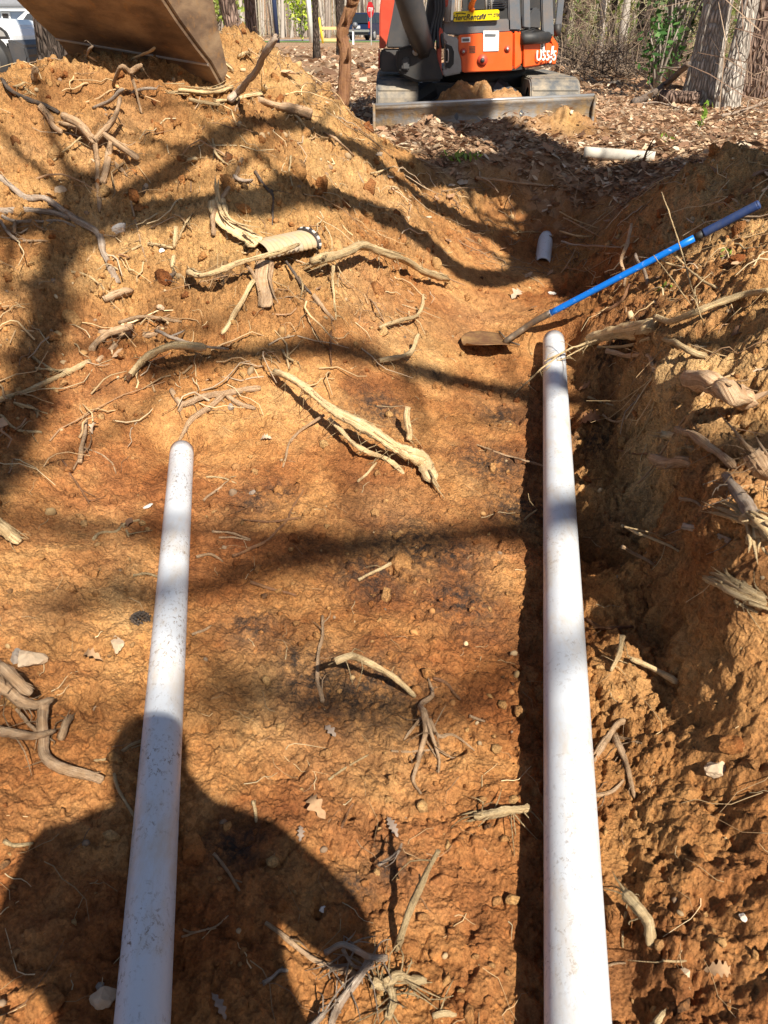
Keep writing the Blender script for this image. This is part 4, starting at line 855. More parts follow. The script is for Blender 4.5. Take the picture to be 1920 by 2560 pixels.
# more torn ends on the heap
EX = (('T', [(90, 560), (130, 545, .02), (165, 530, .01)], .008, 'pale', 'pale splinter left of the crest twigs'), ('T', [(150, 560), (190, 590), (235, 620)], .007, 'pale', 'thin straw like root on the sunlit heap end'),
      ('A', [(232, 692), (290, 642, .01), (352, 588, .03)], .007, 'pale', 'fine pale root left of the forked stub'), ('A', [(480, 690), (520, 730), (550, 760)], .012, 'root', 'short stub right of the forked stub foot'),
      ('A', [(815, 700), (850, 690, .01)], .014, 'pale', 'pale chip on the shaded heap face'), ('A', [(920, 600), (930, 660, .01), (960, 700), (985, 712)], .008, 'pale', 'hooked rootlet above the shaded heap face'),
      ('A', [(1010, 760), (1050, 785, .01), (1090, 780)], .012, 'greyroot', 'grey scrap of bark above the bark slab'), ('A', [(1100, 740, .01), (1140, 800), (1175, 840)], .009, 'darkroot', 'dark root bending over the crest shadow'),
      ('A', [(1275, 500), (1310, 540, .01), (1350, 590)], .010, 'pale', 'pale root below the thick heap shoulder root'), ('A', [(1400, 570), (1450, 600, .02), (1530, 670)], .009, 'root', 'thin root on the heap flank beside the sapling'),
      ('A', [(1600, 750), (1640, 740, .02), (1700, 720)], .008, 'pale', 'pale twig on the heap flank near the trench'), ('A', [(1030, 250), (1060, 230, .02), (1078, 226)], .012, 'pale', 'short pale root in the rear heap beside the grey stick'),
      ('A', [(820, 430), (900, 440, .01), (960, 455)], .014, 'pale', 'third strip of pale wood under the bucket corner'), ('A', [(1000, 390), (1040, 420, .01), (1010, 480), (1040, 500)], .006, 'root', 'curly rootlet hanging from the pale wood strips'),
      ('D', [(640, 365), (700, 368, .01), (755, 378)], .009, 'pale', 'level pale root below the concrete chunk'), ('D', [(755, 420), (745, 465)], .013, 'pale', 'stubby white root left of the split root'), ('D', [(700, 530), (725, 505, .01), (755, 488)], .014, 'darkroot', 'dark stub in a hollow left of the split root'),
      ('D', [(60, 320), (62, 285, .02), (70, 262)], .010, 'root', 'upright stub below the grey roots'), ('D', [(0, 260), (40, 320, .01), (90, 355)], .009, 'greyroot', 'grey root slanting below the picture edge roots'), ('D', [(100, 350), (150, 348), (205, 352)], .007, 'root', 'thin level root in shade at the heap side'),
      ('D', [(770, 340), (800, 280, .02), (830, 235)], .007, 'pale', 'slanting straw right of the short pale stub'), ('D', [(610, 370), (540, 400), (470, 440)], .006, 'pale', 'straw lying below the white chunk'), ('D', [(140, 850), (230, 905), (300, 905)], .008, 'pale', 'pale twig above the straight stick at the heap foot'),
      ('D', [(1220, 820), (1245, 855, .01), (1290, 875)], .007, 'pale', 'small forked root below the black stick'), ('D', [(1430, 740), (1428, 820, .01), (1432, 890)], .006, 'redroot', 'thin red root standing at the heap foot'), ('D', [(1600, 600), (1630, 640, .02), (1659, 700)], .007, 'root', 'wiry root above the trench beside the shredded root'),
      ('D', [(1300, 590), (1310, 540, .02), (1290, 500)], .005, 'pale', 'wispy root beside the black stick'), ('D', [(1190, 600), (1260, 590), (1340, 610)], .004, 'root', 'thread of root below the bark flap'), ('D', [(120, 1060), (160, 1085), (160, 1110)], .007, 'pale', 'bent pale rootlet at the foot of the heap'),
      ('F', [(150, 35), (200, 38), (250, 50)], .007, 'pale', 'flat pale root under the straight stick'), ('F', [(0, 240), (70, 300), (180, 315)], .008, 'pale', 'pale root throwing a shadow at the picture edge'), ('F', [(60, 185), (130, 205, .01), (165, 215), (160, 245)], .006, 'pale', 'curled rootlet above the picture edge root'),
      ('F', [(270, 430), (310, 500), (350, 560), (385, 620)], .005, 'redroot', 'broken dark rootlet left of the pipe end'), ('F', [(880, 610), (925, 570), (960, 545)], .006, 'root', 'small root right of the speckled pipe top'), ('F', [(1020, 660), (1060, 640), (1090, 630)], .003, 'redroot', 'hair root above the dark red root'))
for reg_, pts_, r_, m_, lb_ in EX: root('rootlet' if r_ < .008 else 'root', lb_, [(reg_, pts_, r_, r_ * .75)], m_, hair=3)
root('rootlet', 'frayed rootlets draped over the far end of the long pipe', [('E', [(560, 1010), (630, 950, .03), (700, 885, .062), (790, 822, .068), (900, 785, .045), (960, 760, .03)], .004, .007), ('E', [(690, 870, .062), (760, 838, .068), (850, 800, .055), (910, 775, .04)], .004, .006), ('E', [(700, 905, .06), (750, 870, .066), (800, 845, .066), (880, 800, .05)], .003, .004)], 'pale', hair=16)
# crooked stem standing between heap and excavator
sp = [W(1545 / 1.728 / DS, -60, 6.2), W(1530 / 1.728 / DS, 2, 6.2), W(1500 / 1.728 / DS, 36, 6.2), W(1478 / 1.728 / DS, 72, 6.2), W(1490 / 1.728 / DS, 110, 6.2), W(1490 / 1.728 / DS, 165, 6.2), W(1478 / 1.728 / DS, 235, 6.2)]
sp = [sp[0] + (sp[0] - sp[1]) * 7 + [.3, .2, .5]] + sp
mb = MB(); q = catmull(sp[::-1], 30); mb.tube(q, np.linspace(.046, .032, 30), 14, .14, seed=3)
for k in (6, 14, 22): mb.tube([q[k], q[k] + [.02, -.05, .03], q[k] + [.03, -.12, .10]], [.02, .014, .006], 6)
st = mb.build('stem', M['redroot'], None, True); e = empty('crooked_sapling', sp[-1]); put(st, e)
mb = MB(); rs = np.random.default_rng(8); twigs(mb, q[24:], np.full(6, .03), 8, rs, (.4, 1.0)); mb.build('branches', M['redroot'], e, True)
tag(e, 'crooked brown sapling stem standing between heap and excavator', 'sapling')

# ------------------------------------------------------------------ stones, scrap, leaves that can be picked out
def rock(name, reg, x, y, size, mat, label, cat='stone', sink=.35, seed=0, sq=(1, .8, .6)):
    ox, oy, k = REG[reg]; c = hit(ox + x * k, oy + y * k); bm = bmesh.new(); bmesh.ops.create_icosphere(bm, subdivisions=3, radius=1)
    rs = np.random.default_rng(seed + 77); pl = rs.normal(size=(14, 3)); pl /= np.linalg.norm(pl, axis=1)[:, None]; off = rs.uniform(.50, .86, 14)
    rot = Matrix.Rotation(rs.uniform(0, 6.28), 3, 'Z') @ Matrix.Rotation(rs.uniform(-.4, .4), 3, 'X')
    for v in bm.verts:
        p = np.array(v.co)
        for q, o in zip(pl, off):
            d = p @ q
            if d > o: p = p - q * (d - o)
        p = p * (1 + .07 * math.sin(p[0] * 9 + seed) * math.cos(p[1] * 8) + .04 * math.sin(p[2] * 17 + p[0] * 13)) * np.array(sq) * size * .78
        v.co = rot @ Vector(p)
    me = bpy.data.meshes.new(name); bm.to_mesh(me); bm.free(); me.materials.append(M[mat])
    o = link(bpy.data.objects.new(name, me)); o.location = (c[0], c[1], c[2] + size * sq[2] * (1 - sink * 2) * .6)
    return tag(o, label, cat)
rock('concrete_chunk', 'D', 515, 305, .085, 'whitestone', 'white faced concrete chunk lying under the grey roots', 'concrete', .3, 1, (1, .6, .5))
rock('stone', 'J', 455, 860, .038, 'stone', 'pale topped stone in the shadow beside the speckled pipe', seed=2)
rock('stone', 'J', 436, 803, .014, 'greystone', 'pebble sized grey stone above the pale topped stone', seed=3)
rock('clay_clod', 'J', 835, 215, .045, 'redclod', 'rust coloured angular clod touching the speckled pipe', 'clod', seed=4, sq=(.8, 1.3, .5))
rock('clay_clod', 'J', 1030, 893, .026, 'redclod', 'reddish clod at the bottom right of the body shadow', 'clod', seed=5)
rock('clay_clod', 'J', 960, 758, .018, 'redclod', 'small orange clod in the body shadow', 'clod', seed=6)
rock('clay_clod', 'J', 205, 885, .045, 'redclod', 'broad sunlit clod at the lower shadow rim', 'clod', seed=7)
rock('stone', 'J', 1395, 475, .013, 'whitestone', 'single white pebble on sunny floor between the pipes', seed=8)
rock('stone', 'I', 1448, 732, .052, 'stone', 'oval tan stone resting on the sunny bank', seed=9, sq=(1, .7, .5))
rock('clay_clod', 'I', 1490, 625, .045, 'redclod', 'square clod above the oval stone on the bank', 'clod', seed=10)
rock('stone', 'H', 508, 195, .040, 'stone', 'flat olive stone left of the speckled pipe', seed=11, sq=(1.2, .6, .35))
rock('stone', 'H', 130, 262, .055, 'stone', 'yellow stone among rubble at the picture edge', seed=12)
rock('stone', 'H', 75, 250, .038, 'greystone', 'grey stone among rubble at the picture edge', seed=13)
rock('stone', 'F', 640, 632, .024, 'whitestone', 'pale chip beside the upper speckled pipe', seed=14, sq=(1, .8, .4))
rock('stone', 'F', 1090, 575, .020, 'greystone', 'grey round stone right of the speckled pipe end', seed=15)
rock('stone', 'F', 995, 205, .03, 'greystone', 'grey stones wedged under the Y shaped root', seed=16)
rock('clay_clod', 'D', 1050, 215, .060, 'redclod', 'dark red clod in the shade above the bark slab', 'clod', seed=17)
rock('clay_clod', 'D', 600, 210, .055, 'redclod', 'red clod in the shade beside the white chunk', 'clod', seed=18)
rock('clay_clod', 'D', 1370, 150, .05, 'redclod', 'red clod at the crest of the shaded heap face', 'clod', seed=19)
rock('stone', 'A', 630, 808, .03, 'stone', 'pale pebble alone on the upper heap face', seed=20)
rock('stone', 'A', 258, 820, .045, 'stone', 'pale blocky stone right of the forked stub foot', seed=21)
rock('stone', 'D', 695, 640, .028, 'stone', 'round pale stone on the middle heap', seed=22)
rock('stone', 'D', 700, 395, .026, 'whitestone', 'whitish stone below the concrete chunk', seed=23)
rock('stone', 'E', 725, 578, .055, 'whitestone', 'broken white piece lying before the short pipe stub', 'concrete', seed=24, sq=(1, .5, .35))
rock('stone', 'K', 1552, 508, .014, 'whitestone', 'white pebble on the lower bank', seed=25)
rock('stone', 'K', 1300, 752, .016, 'stone', 'cream pebble on clods beside the long pipe', seed=26)
rock('clay_clod', 'E', 1530, 440, .07, 'redclod', 'orange clod on the bank above the tan root', 'clod', seed=27)
rock('clay_clod', 'G', 880, 520, .03, 'redclod', 'sunlit clod touching the right side of the long pipe', 'clod', seed=28)
rock('clay_clod', 'G', 1100, 235, .04, 'redclod', 'sunlit clod on the shaded upper bank', 'clod', seed=29)
# pine cone
c = hit(*(np.array([605, 80]) * .5787 + [0, 1500]), .012); e = empty('pine_cone', c); mb = MB()
for i in range(60):
    t = i / 60; a = i * 2.4; r = .016 * math.sin(.35 + t * 2.6); p = c + np.array([(t - .5) * .05, math.cos(a) * r, math.sin(a) * r]); o = np.array([.006, math.cos(a) * .006, math.sin(a) * .006])
    mb.tube([p * 1.0, p + o], [.005, .002], 4)
put(mb.build('scales', M['darkroot']), e); tag(e, 'small closed pine cone left of the speckled pipe', 'pine cone')
# scrap of corrugated drain pipe, crushed open
def corrugated():
    a = hit(*(np.array([1105, 345]) * .5787 + [0, 400]), .05); b = hit(*(np.array([1318, 300]) * .5787 + [0, 400]), .10); d = b - a; L = np.linalg.norm(d); d /= L
    s = np.cross(d, [0, 0, 1]); s /= np.linalg.norm(s); u = np.cross(s, d); V = []; Fc = []; nu, nv = 60, 18
    e = empty('corrugated_pipe_scrap', a)
    for i in range(nu):
        for j in range(nv):
            t = -.7 + 2.6 * j / (nv - 1); r = .080 + .0035 * math.sin(i / nu * 2 * math.pi * 11) + .0
            V.append(a + d * (i / (nu - 1) * L) + s * math.sin(t) * r * 1.15 + u * (math.cos(t) * r * .62 - .055))
    for i in range(nu - 1):
        for j in range(nv - 1): k = i * nv + j; Fc.append((k, k + 1, k + nv + 1, k + nv))
    o = mesh_obj('wall', V, Fc, M['corrdirt'], None, True); m = o.modifiers.new('t', 'SOLIDIFY'); m.thickness = .003; put(o, e)
    for j in range(11):
        mb = MB()
        t0 = -.75 + 2.7 * j / 11; P = [b + s * math.sin(t) * .094 + u * (math.cos(t) * .057 - .055) + d * .010 for t in np.linspace(t0, t0 + .24, 5)]
        mb.tube(P, .0085, 6); mb.build('rib', M['corr'] if j % 2 == 0 else M['whitestone'], e, True)
    mb = MB(); P = [b + s * math.sin(t) * .090 + u * (math.cos(t) * .053 - .055) + d * .004 for t in np.linspace(-.75, 1.95, 14)]; mb.tube(P, .0075, 6); mb.build('end_ring', M['corr'], e, True)
    tag(e, 'crushed corrugated drain pipe scrap with black striped end', 'pipe scrap')
corrugated()

def leaf_shape(lobes=5):
    """Outline of an oak leaf, unit length along x."""
    n = 22; up = []
    for i in range(n):
        x = i / (n - 1); w = .26 * math.sin(math.pi * min(1, x * 1.02)) ** .7 * (1 + .42 * math.sin(x * lobes * 2 * math.pi)); up.append((x, max(.012, w)))
    return up
def one_leaf(P, ax, up, L, curl, rs, narrow=1.0):
    out = leaf_shape(rs.integers(3, 6)); sd = np.cross(up, ax); sd /= np.linalg.norm(sd) + 1e-9; V = []; Fc = []; n = len(out)
    for x, w in out:
        b = P + ax * (x * L) + up * L * (curl * math.sin(x * 3) * .3)
        k = .25 * curl + .12
        V += [b + sd * w * L * narrow + up * w * L * k, b, b - sd * w * L * narrow + up * w * L * k * .6]
    for i in range(n - 1):
        a = i * 3; Fc += [(a, a + 1, a + 4, a + 3), (a + 1, a + 2, a + 5, a + 4)]
    return V, Fc
def leaf_mat(name, c): 
    t = NT(name); tr = t.n('ShaderNodeBsdfTranslucent'); col = t.mix(.5, c, t.ramp(t.noise(t.pos(), 90, 4), [(.3, .6), (.7, 1.25)]), 'MULTIPLY'); t.fin(col, .8, spec=.15)
    return t.m
LM = [leaf_mat('dry_leaf_tan', (.36, .22, .12)), leaf_mat('dry_leaf_brown', (.27, .13, .065)), leaf_mat('dry_leaf_grey', (.24, .18, .14)), leaf_mat('dry_leaf_pale', (.46, .34, .24))]
for reg, x, y, L, m, nar, lb in (('E', 552, 600, .11, 3, 1, 'pale curled leaf on the shaded trench end before the pipe stub'), ('K', 1382, 735, .05, 0, .8, 'pointed brown leaf standing on clods beside the long pipe'), ('H', 1405, 945, .06, 0, .9, 'crumpled tan leaf on the floor between the pipes'),
                              ('G', 838, 275, .10, 1, 1.2, 'brown oak leaf beside the upper long pipe'), ('G', 840, 130, .08, 1, 1, 'second brown leaf beside the upper long pipe'), ('J', 1295, 180, .035, 2, .7, 'tiny grey leaf above the body shadow'), ('F', 1125, 345, .05, 3, .8, 'pale leaf above the grey round stone'),
                              ('F', 400, 320, .06, 3, .6, 'pinkish leaf beside the upright thin root'), ('H', 1450, 590, .04, 2, .8, 'dark curled leaf right of the crooked root'), ('J', 975, 950, .05, 2, .5, 'narrow leaf at the bottom edge in the shadow'),
                              ('H', 360, 240, .07, 0, .5, 'long pink brown leaf among rubble left of the speckled pipe'), ('K', 60, 160, .05, 2, .6, 'grey leaf above the propped pale stick')):
    ox, oy, k = REG[reg]; p = hit(ox + x * k, oy + y * k, .006); rs = np.random.default_rng(int(x)); a = rs.uniform(0, 6.28)
    V, Fc = one_leaf(p, np.array([math.cos(a), math.sin(a), .15]), np.array([rs.normal() * .2, -.3, 1.0]), L, rs.uniform(.4, 1.2), rs, nar)
    tag(mesh_obj('fallen_leaf', V, Fc, LM[m], None, True), lb, 'leaf')

# ------------------------------------------------------------------ loose matter nobody could count
def sample_ground(n, r0, r1, amax=.62, seed=0):
    rs = np.random.default_rng(seed); r = np.exp(rs.uniform(math.log(r0), math.log(r1), n)); t = rs.uniform(-amax, amax, n)
    x = r * np.sin(t); y = O_Y + r * np.cos(t); return x, y, rs
def clods():
    x, y, rs = sample_ground(19000, 1.35, 9, .60, 5)
    s = soil_mask(x, y); zb = base_z(x, y); c = np.clip(.30 + .9 * fbm(x, y, 1.1, 3, 5), 0, 1)
    dl, _ = seg_d(LA, LB, x, y); dr, _ = seg_d(RA, RB, x, y); fl = sstep(.34, .14, zb)
    keep = (s > .6) & (dl > .075) & (dr > .085) & (rs.random(len(x)) < (1 - .80 * fl) * (.35 + .65 * c)); x, y = x[keep], y[keep]; n = len(x)
    T = []
    for k in range(6):
        bm = bmesh.new(); bmesh.ops.create_icosphere(bm, subdivisions=1 if k < 4 else 2, radius=1); bm.verts.index_update()
        v = np.array([p.co for p in bm.verts]); f = np.array([[q.index for q in p.verts] for p in bm.faces]); bm.free()
        r2 = np.random.default_rng(k); v = v * (1 + r2.normal(0, .24, len(v)))[:, None] * r2.uniform(.55, 1.15, 3); T.append((v, f))
    VV_, FF_, CC_, o = [], [], [], 0
    size = np.minimum(.0045 * np.exp(rs.normal(.15, .62, n)) * (1 + .22 * np.hypot(x, y)), .05); z = hz(x, y)
    for i in range(n):
        v, f = T[rs.integers(4) if size[i] < .02 else 4 + rs.integers(2)]; a = rs.uniform(0, 6.28); ca, sa_ = math.cos(a), math.sin(a)
        p = np.stack([v[:, 0] * ca - v[:, 1] * sa_, v[:, 0] * sa_ + v[:, 1] * ca, v[:, 2]], -1) * size[i] + [x[i], y[i], z[i] + size[i] * .22]
        VV_.append(p); FF_.append(f + o); o += len(p); CC_.append(np.tile([0, rs.random() ** 2 * .8, 0.7 if rs.random() < .03 else 0, 1], (len(p), 1)))
    tag(big_mesh('soil_clods', np.vstack(VV_), np.vstack(FF_), M['soil'], True, np.vstack(CC_)), 'loose crumbs and clods of orange clay', 'soil', kind='stuff')
clods()
def strands(name, n, r0, r1, cond, lo, hi, rad, label, cols, seed, lift=.02, curl=.5, sides=3):
    x, y, rs = sample_ground(n, r0, r1, .62, seed); k = cond(x, y, rs); x, y = x[k], y[k]; V, Fc, C, o = [], [], [], 0; m = 6; z0 = hz(x, y)
    dl, _ = seg_d(LA, LB, x, y); dr, _ = seg_d(RA, RB, x, y)
    for i in range(len(x)):
        if dl[i] < .08 or dr[i] < .09: continue
        L = rs.uniform(lo, hi) * (1 if rs.random() < .8 else 1.8); a = rs.uniform(0, 6.28); h = rs.random() ** 2 * lift; d = np.array([math.cos(a), math.sin(a)]); w = np.array([-d[1], d[0]]); cv = rs.normal() * curl
        s = np.linspace(0, 1, m); q = d[None] * (s * L)[:, None] + w[None] * (cv * L * s * s + .05 * L * np.sin(s * 9 + i))[:, None]
        P = np.column_stack([x[i] + q[:, 0], y[i] + q[:, 1], np.zeros(m)]); P[:, 2] = hz(P[:, 0], P[:, 1]) * .6 + z0[i] * .4 + rad + h * np.sin(s * math.pi * rs.uniform(.5, 1.0))
        v, f, _ = tube_data(P, np.linspace(rad, rad * .4, m) * rs.uniform(.6, 1.5), sides, cap=False)
        V += v; Fc += [[b + o for b in q_] for q_ in f]; o = len(V); c = cols[rs.integers(len(cols))]; u = rs.uniform(.7, 1.25); C += [(c[0] * u, c[1] * u, c[2] * u, 1)] * len(v)
    tag(big_mesh(name, np.array(V), np.array(Fc), M['tone'], True, np.array(C)), label, 'rootlets', kind='stuff')
TAN = [(.52, .36, .19), (.42, .27, .14), (.60, .46, .27), (.30, .18, .10)]
def on_bank(x, y, rs): return (soil_mask(x, y) > .5) & (((x > xp(y) + .25) & (y > 2.6) & (rs.random(len(x)) < .85)) | ((x > xp(y) + .3) & (rs.random(len(x)) < .12)))
strands('fine_rootlets', 2600, 2.5, 7.5, on_bank, .05, .24, .0026, 'tangle of fine rootlets and dry straw on the bank', TAN, 41, .07)
strands('fine_rootlets', 2600, 2.6, 8.0, lambda x, y, rs: (soil_mask(x, y) > .5) & (base_z(x, y) > .24) & (x < xp(y) - .2) & (rs.random(len(x)) < .2 + .8 * (x > -.9)), .04, .16, .0024, 'fine rootlets and straw over the spoil heap', TAN, 42, .04)
strands('pine_straw', 1500, 1.4, 5, lambda x, y, rs: (soil_mask(x, y) > .5) & (base_z(x, y) < .26) & (rs.random(len(x)) < .32), .02, .09, .0011, 'thin straw and root hairs on the trench floor', TAN, 43, .006)
strands('pine_straw', 3000, 6.5, 16, lambda x, y, rs: (soil_mask(x, y) < .5), .10, .25, .0025, 'pine straw over the leaf litter', [(.40, .22, .12), (.52, .36, .22)], 44, .03)
strands('twig_litter', 1700, 3.2, 8.0, lambda x, y, rs: (soil_mask(x, y) > .4) & (base_z(x, y) > .2) & (rs.random(len(x)) < .55), .08, .26, .0042, 'broken root ends and twigs strewn on the dug soil', TAN + [(.45, .33, .22)], 45, .06, .35, 5)
strands('twig_litter', 1500, 6.0, 8.0, lambda x, y, rs: (x > -1.2) & (x < 2.6) & (y > 5.3), .06, .22, .003, 'dark straw over the far rim of the trench', [(.26, .17, .10), (.38, .27, .16), (.17, .11, .07)], 46, .05, .4)
def pebbles():
    x, y, rs = sample_ground(2600, 1.4, 8, .60, 61); keep = (soil_mask(x, y) > .6) & (rs.random(len(x)) < np.where(base_z(x, y) > .25, .5, .07)); x, y = x[keep], y[keep]
    dl, _ = seg_d(LA, LB, x, y); dr, _ = seg_d(RA, RB, x, y); k = (dl > .08) & (dr > .09); x, y = x[k], y[k]; z = hz(x, y)
    bm = bmesh.new(); bmesh.ops.create_icosphere(bm, subdivisions=2, radius=1); bm.verts.index_update(); v0 = np.array([p.co for p in bm.verts]); f0 = np.array([[q.index for q in p.verts] for p in bm.faces]); bm.free(); V, Fc, C = [], [], []
    pal = [(.46, .30, .14), (.36, .20, .08), (.52, .38, .22), (.24, .16, .10), (.42, .20, .07), (.36, .25, .14)]
    for i in range(len(x)):
        sz = min(.0035 * math.exp(rs.normal(.3, .5)) * (1 + .30 * math.hypot(x[i], y[i])), .028); d = rs.normal(size=(3, 3)); q, _ = np.linalg.qr(d); v = (v0 * rs.uniform(.55, 1.1, 3)) @ q * sz * (1 + .10 * np.sin(v0[:, :1] * 7 + i))
        V.append(v + [x[i], y[i], z[i] + sz * .15]); Fc.append(f0 + len(v0) * i); c = np.array(pal[rs.integers(6)]) * rs.uniform(.7, 1.15); C.append(np.tile([*c, 1], (len(v0), 1)))
    tag(big_mesh('pebbles', np.vstack(V), np.vstack(Fc), M['tone'], True, np.vstack(C)), 'small pale pebbles lying in the clay', 'pebbles', kind='stuff')
pebbles()
def litter(name, n, r0, r1, cond, size, label, seed, fine=True):
    x, y, rs = sample_ground(n, r0, r1, .64, seed); k = cond(x, y, rs); x, y = x[k], y[k]; z = hz(x, y); n = len(x)
    L = size * np.exp(rs.normal(-.05, .42, n)); a = rs.uniform(0, 6.28, n); tx = rs.normal(0, .35, n); ty = rs.normal(0, .35, n); cu = rs.uniform(.1, .9, n)
    base = np.array([(0, 0, 0), (.3, .26, .5), (.3, -.26, .5), (.42, 0, .12), (.72, .22, .6), (.72, -.22, .5), (1.0, 0, .55)]) - [.5, 0, 0]
    FT = np.array([(0, 3, 1), (0, 2, 3), (1, 3, 4), (3, 2, 5), (3, 6, 4), (3, 5, 6)])
    V = np.zeros((n, 7, 3)); px = base[None, :, 0] * L[:, None]; py = base[None, :, 1] * (L * rs.uniform(.6, 1.5, n))[:, None] * (1 + .3 * rs.normal(size=(n, 7))); pz = base[None, :, 2] * (L * cu * .45)[:, None]
    V[..., 0] = px * np.cos(a)[:, None] - py * np.sin(a)[:, None] + x[:, None]; V[..., 1] = px * np.sin(a)[:, None] + py * np.cos(a)[:, None] + y[:, None]
    V[..., 2] = z[:, None] + .008 + pz + px * tx[:, None] + py * ty[:, None] + (rs.random(n) * .02)[:, None]
    pal = np.array([(.27, .155, .09), (.36, .22, .13), (.44, .295, .18), (.50, .37, .24), (.18, .10, .06), (.31, .18, .105), (.54, .43, .31)])
    C = np.ones((n, 7, 4)); C[..., :3] = (pal[rs.integers(0, 7, n)] * rs.uniform(.9, 1.5, (n, 1)))[:, None, :]
    Fq = (np.arange(n)[:, None, None] * 7 + FT[None]).reshape(-1, 3)
    tag(big_mesh(name, V.reshape(-1, 3), Fq, M['leaf'], False, C.reshape(-1, 4)), label, 'leaf litter', kind='stuff')
litter('leaf_litter', 80000, 5.2, 18, lambda x, y, rs: (soil_mask(x, y) < .5) & (rs.random(len(x)) > .93 * np.exp(-((x - 1.62) / .36) ** 2 - ((y - 7.5) / .3) ** 2)) & ((y < 7.9) | (x < -.1) | (x > 2.0) | (y > 8.6)), .042, 'brown and tan fallen leaves covering the woodland floor', 51)
litter('leaf_litter', 9000, 15, 45, lambda x, y, rs: soil_mask(x, y) < .5, .15, 'far brown leaf litter beyond the excavator', 52)
litter('leaf_litter', 1500, 3, 8, lambda x, y, rs: (soil_mask(x, y) > .5) & (((x > xp(y) - .2) & (y > 5.6)) | ((x > xp(y) + .5) & (y > 3) & (rs.random(len(x)) < .3)) | ((x > -.9) & (y > 5.0) & (rs.random(len(x)) < .5)) | (rs.random(len(x)) < .02)), .055, 'scattered dry leaves on the disturbed soil', 53)

# ------------------------------------------------------------------ excavator
def text_obj(name, s, size, M4, mat, parent, extrude=.001, shear=0.0, xs=1.0):
    cu = bpy.data.curves.new(name, 'FONT'); cu.body = s; cu.size = size; cu.extrude = extrude; cu.align_x = 'CENTER'; cu.align_y = 'CENTER'; cu.shear = shear; cu.offset = size * .012
    tmp = link(bpy.data.objects.new(name + '_src', cu)); bpy.context.view_layer.update()
    me = bpy.data.meshes.new_from_object(tmp.evaluated_get(bpy.context.evaluated_depsgraph_get())); bpy.data.objects.remove(tmp)
    me.transform(M4 @ Matrix.Diagonal((xs, 1, 1, 1))); me.materials.clear(); me.materials.append(mat)
    o = link(bpy.data.objects.new(name, me)); o.parent = parent
    o.matrix_parent_inverse = parent.matrix_world.inverted() if parent.type == 'EMPTY' else Matrix.Identity(4)
    return o
def frame_at(c, right, up):
    r = Vector(right).normalized(); u = Vector(up); u = (u - r * u.dot(r)).normalized(); n = r.cross(u)
    m = Matrix((r, u, n)).transposed().to_4x4(); m.translation = Vector(c); return m
def ppoly(pts, Y, depth, off=(0, 1, 0)):
    """Panel: outline in the 1659-wide view standing at forward distance(s) Y, made solid by depth."""
    ys = Y if hasattr(Y, '__len__') else [Y] * len(pts)
    f = [W(p[0], p[1], y) for p, y in zip(pts, ys)]; o = np.array(off, float) * depth
    return MB().prism(f, [q + o for q in f])
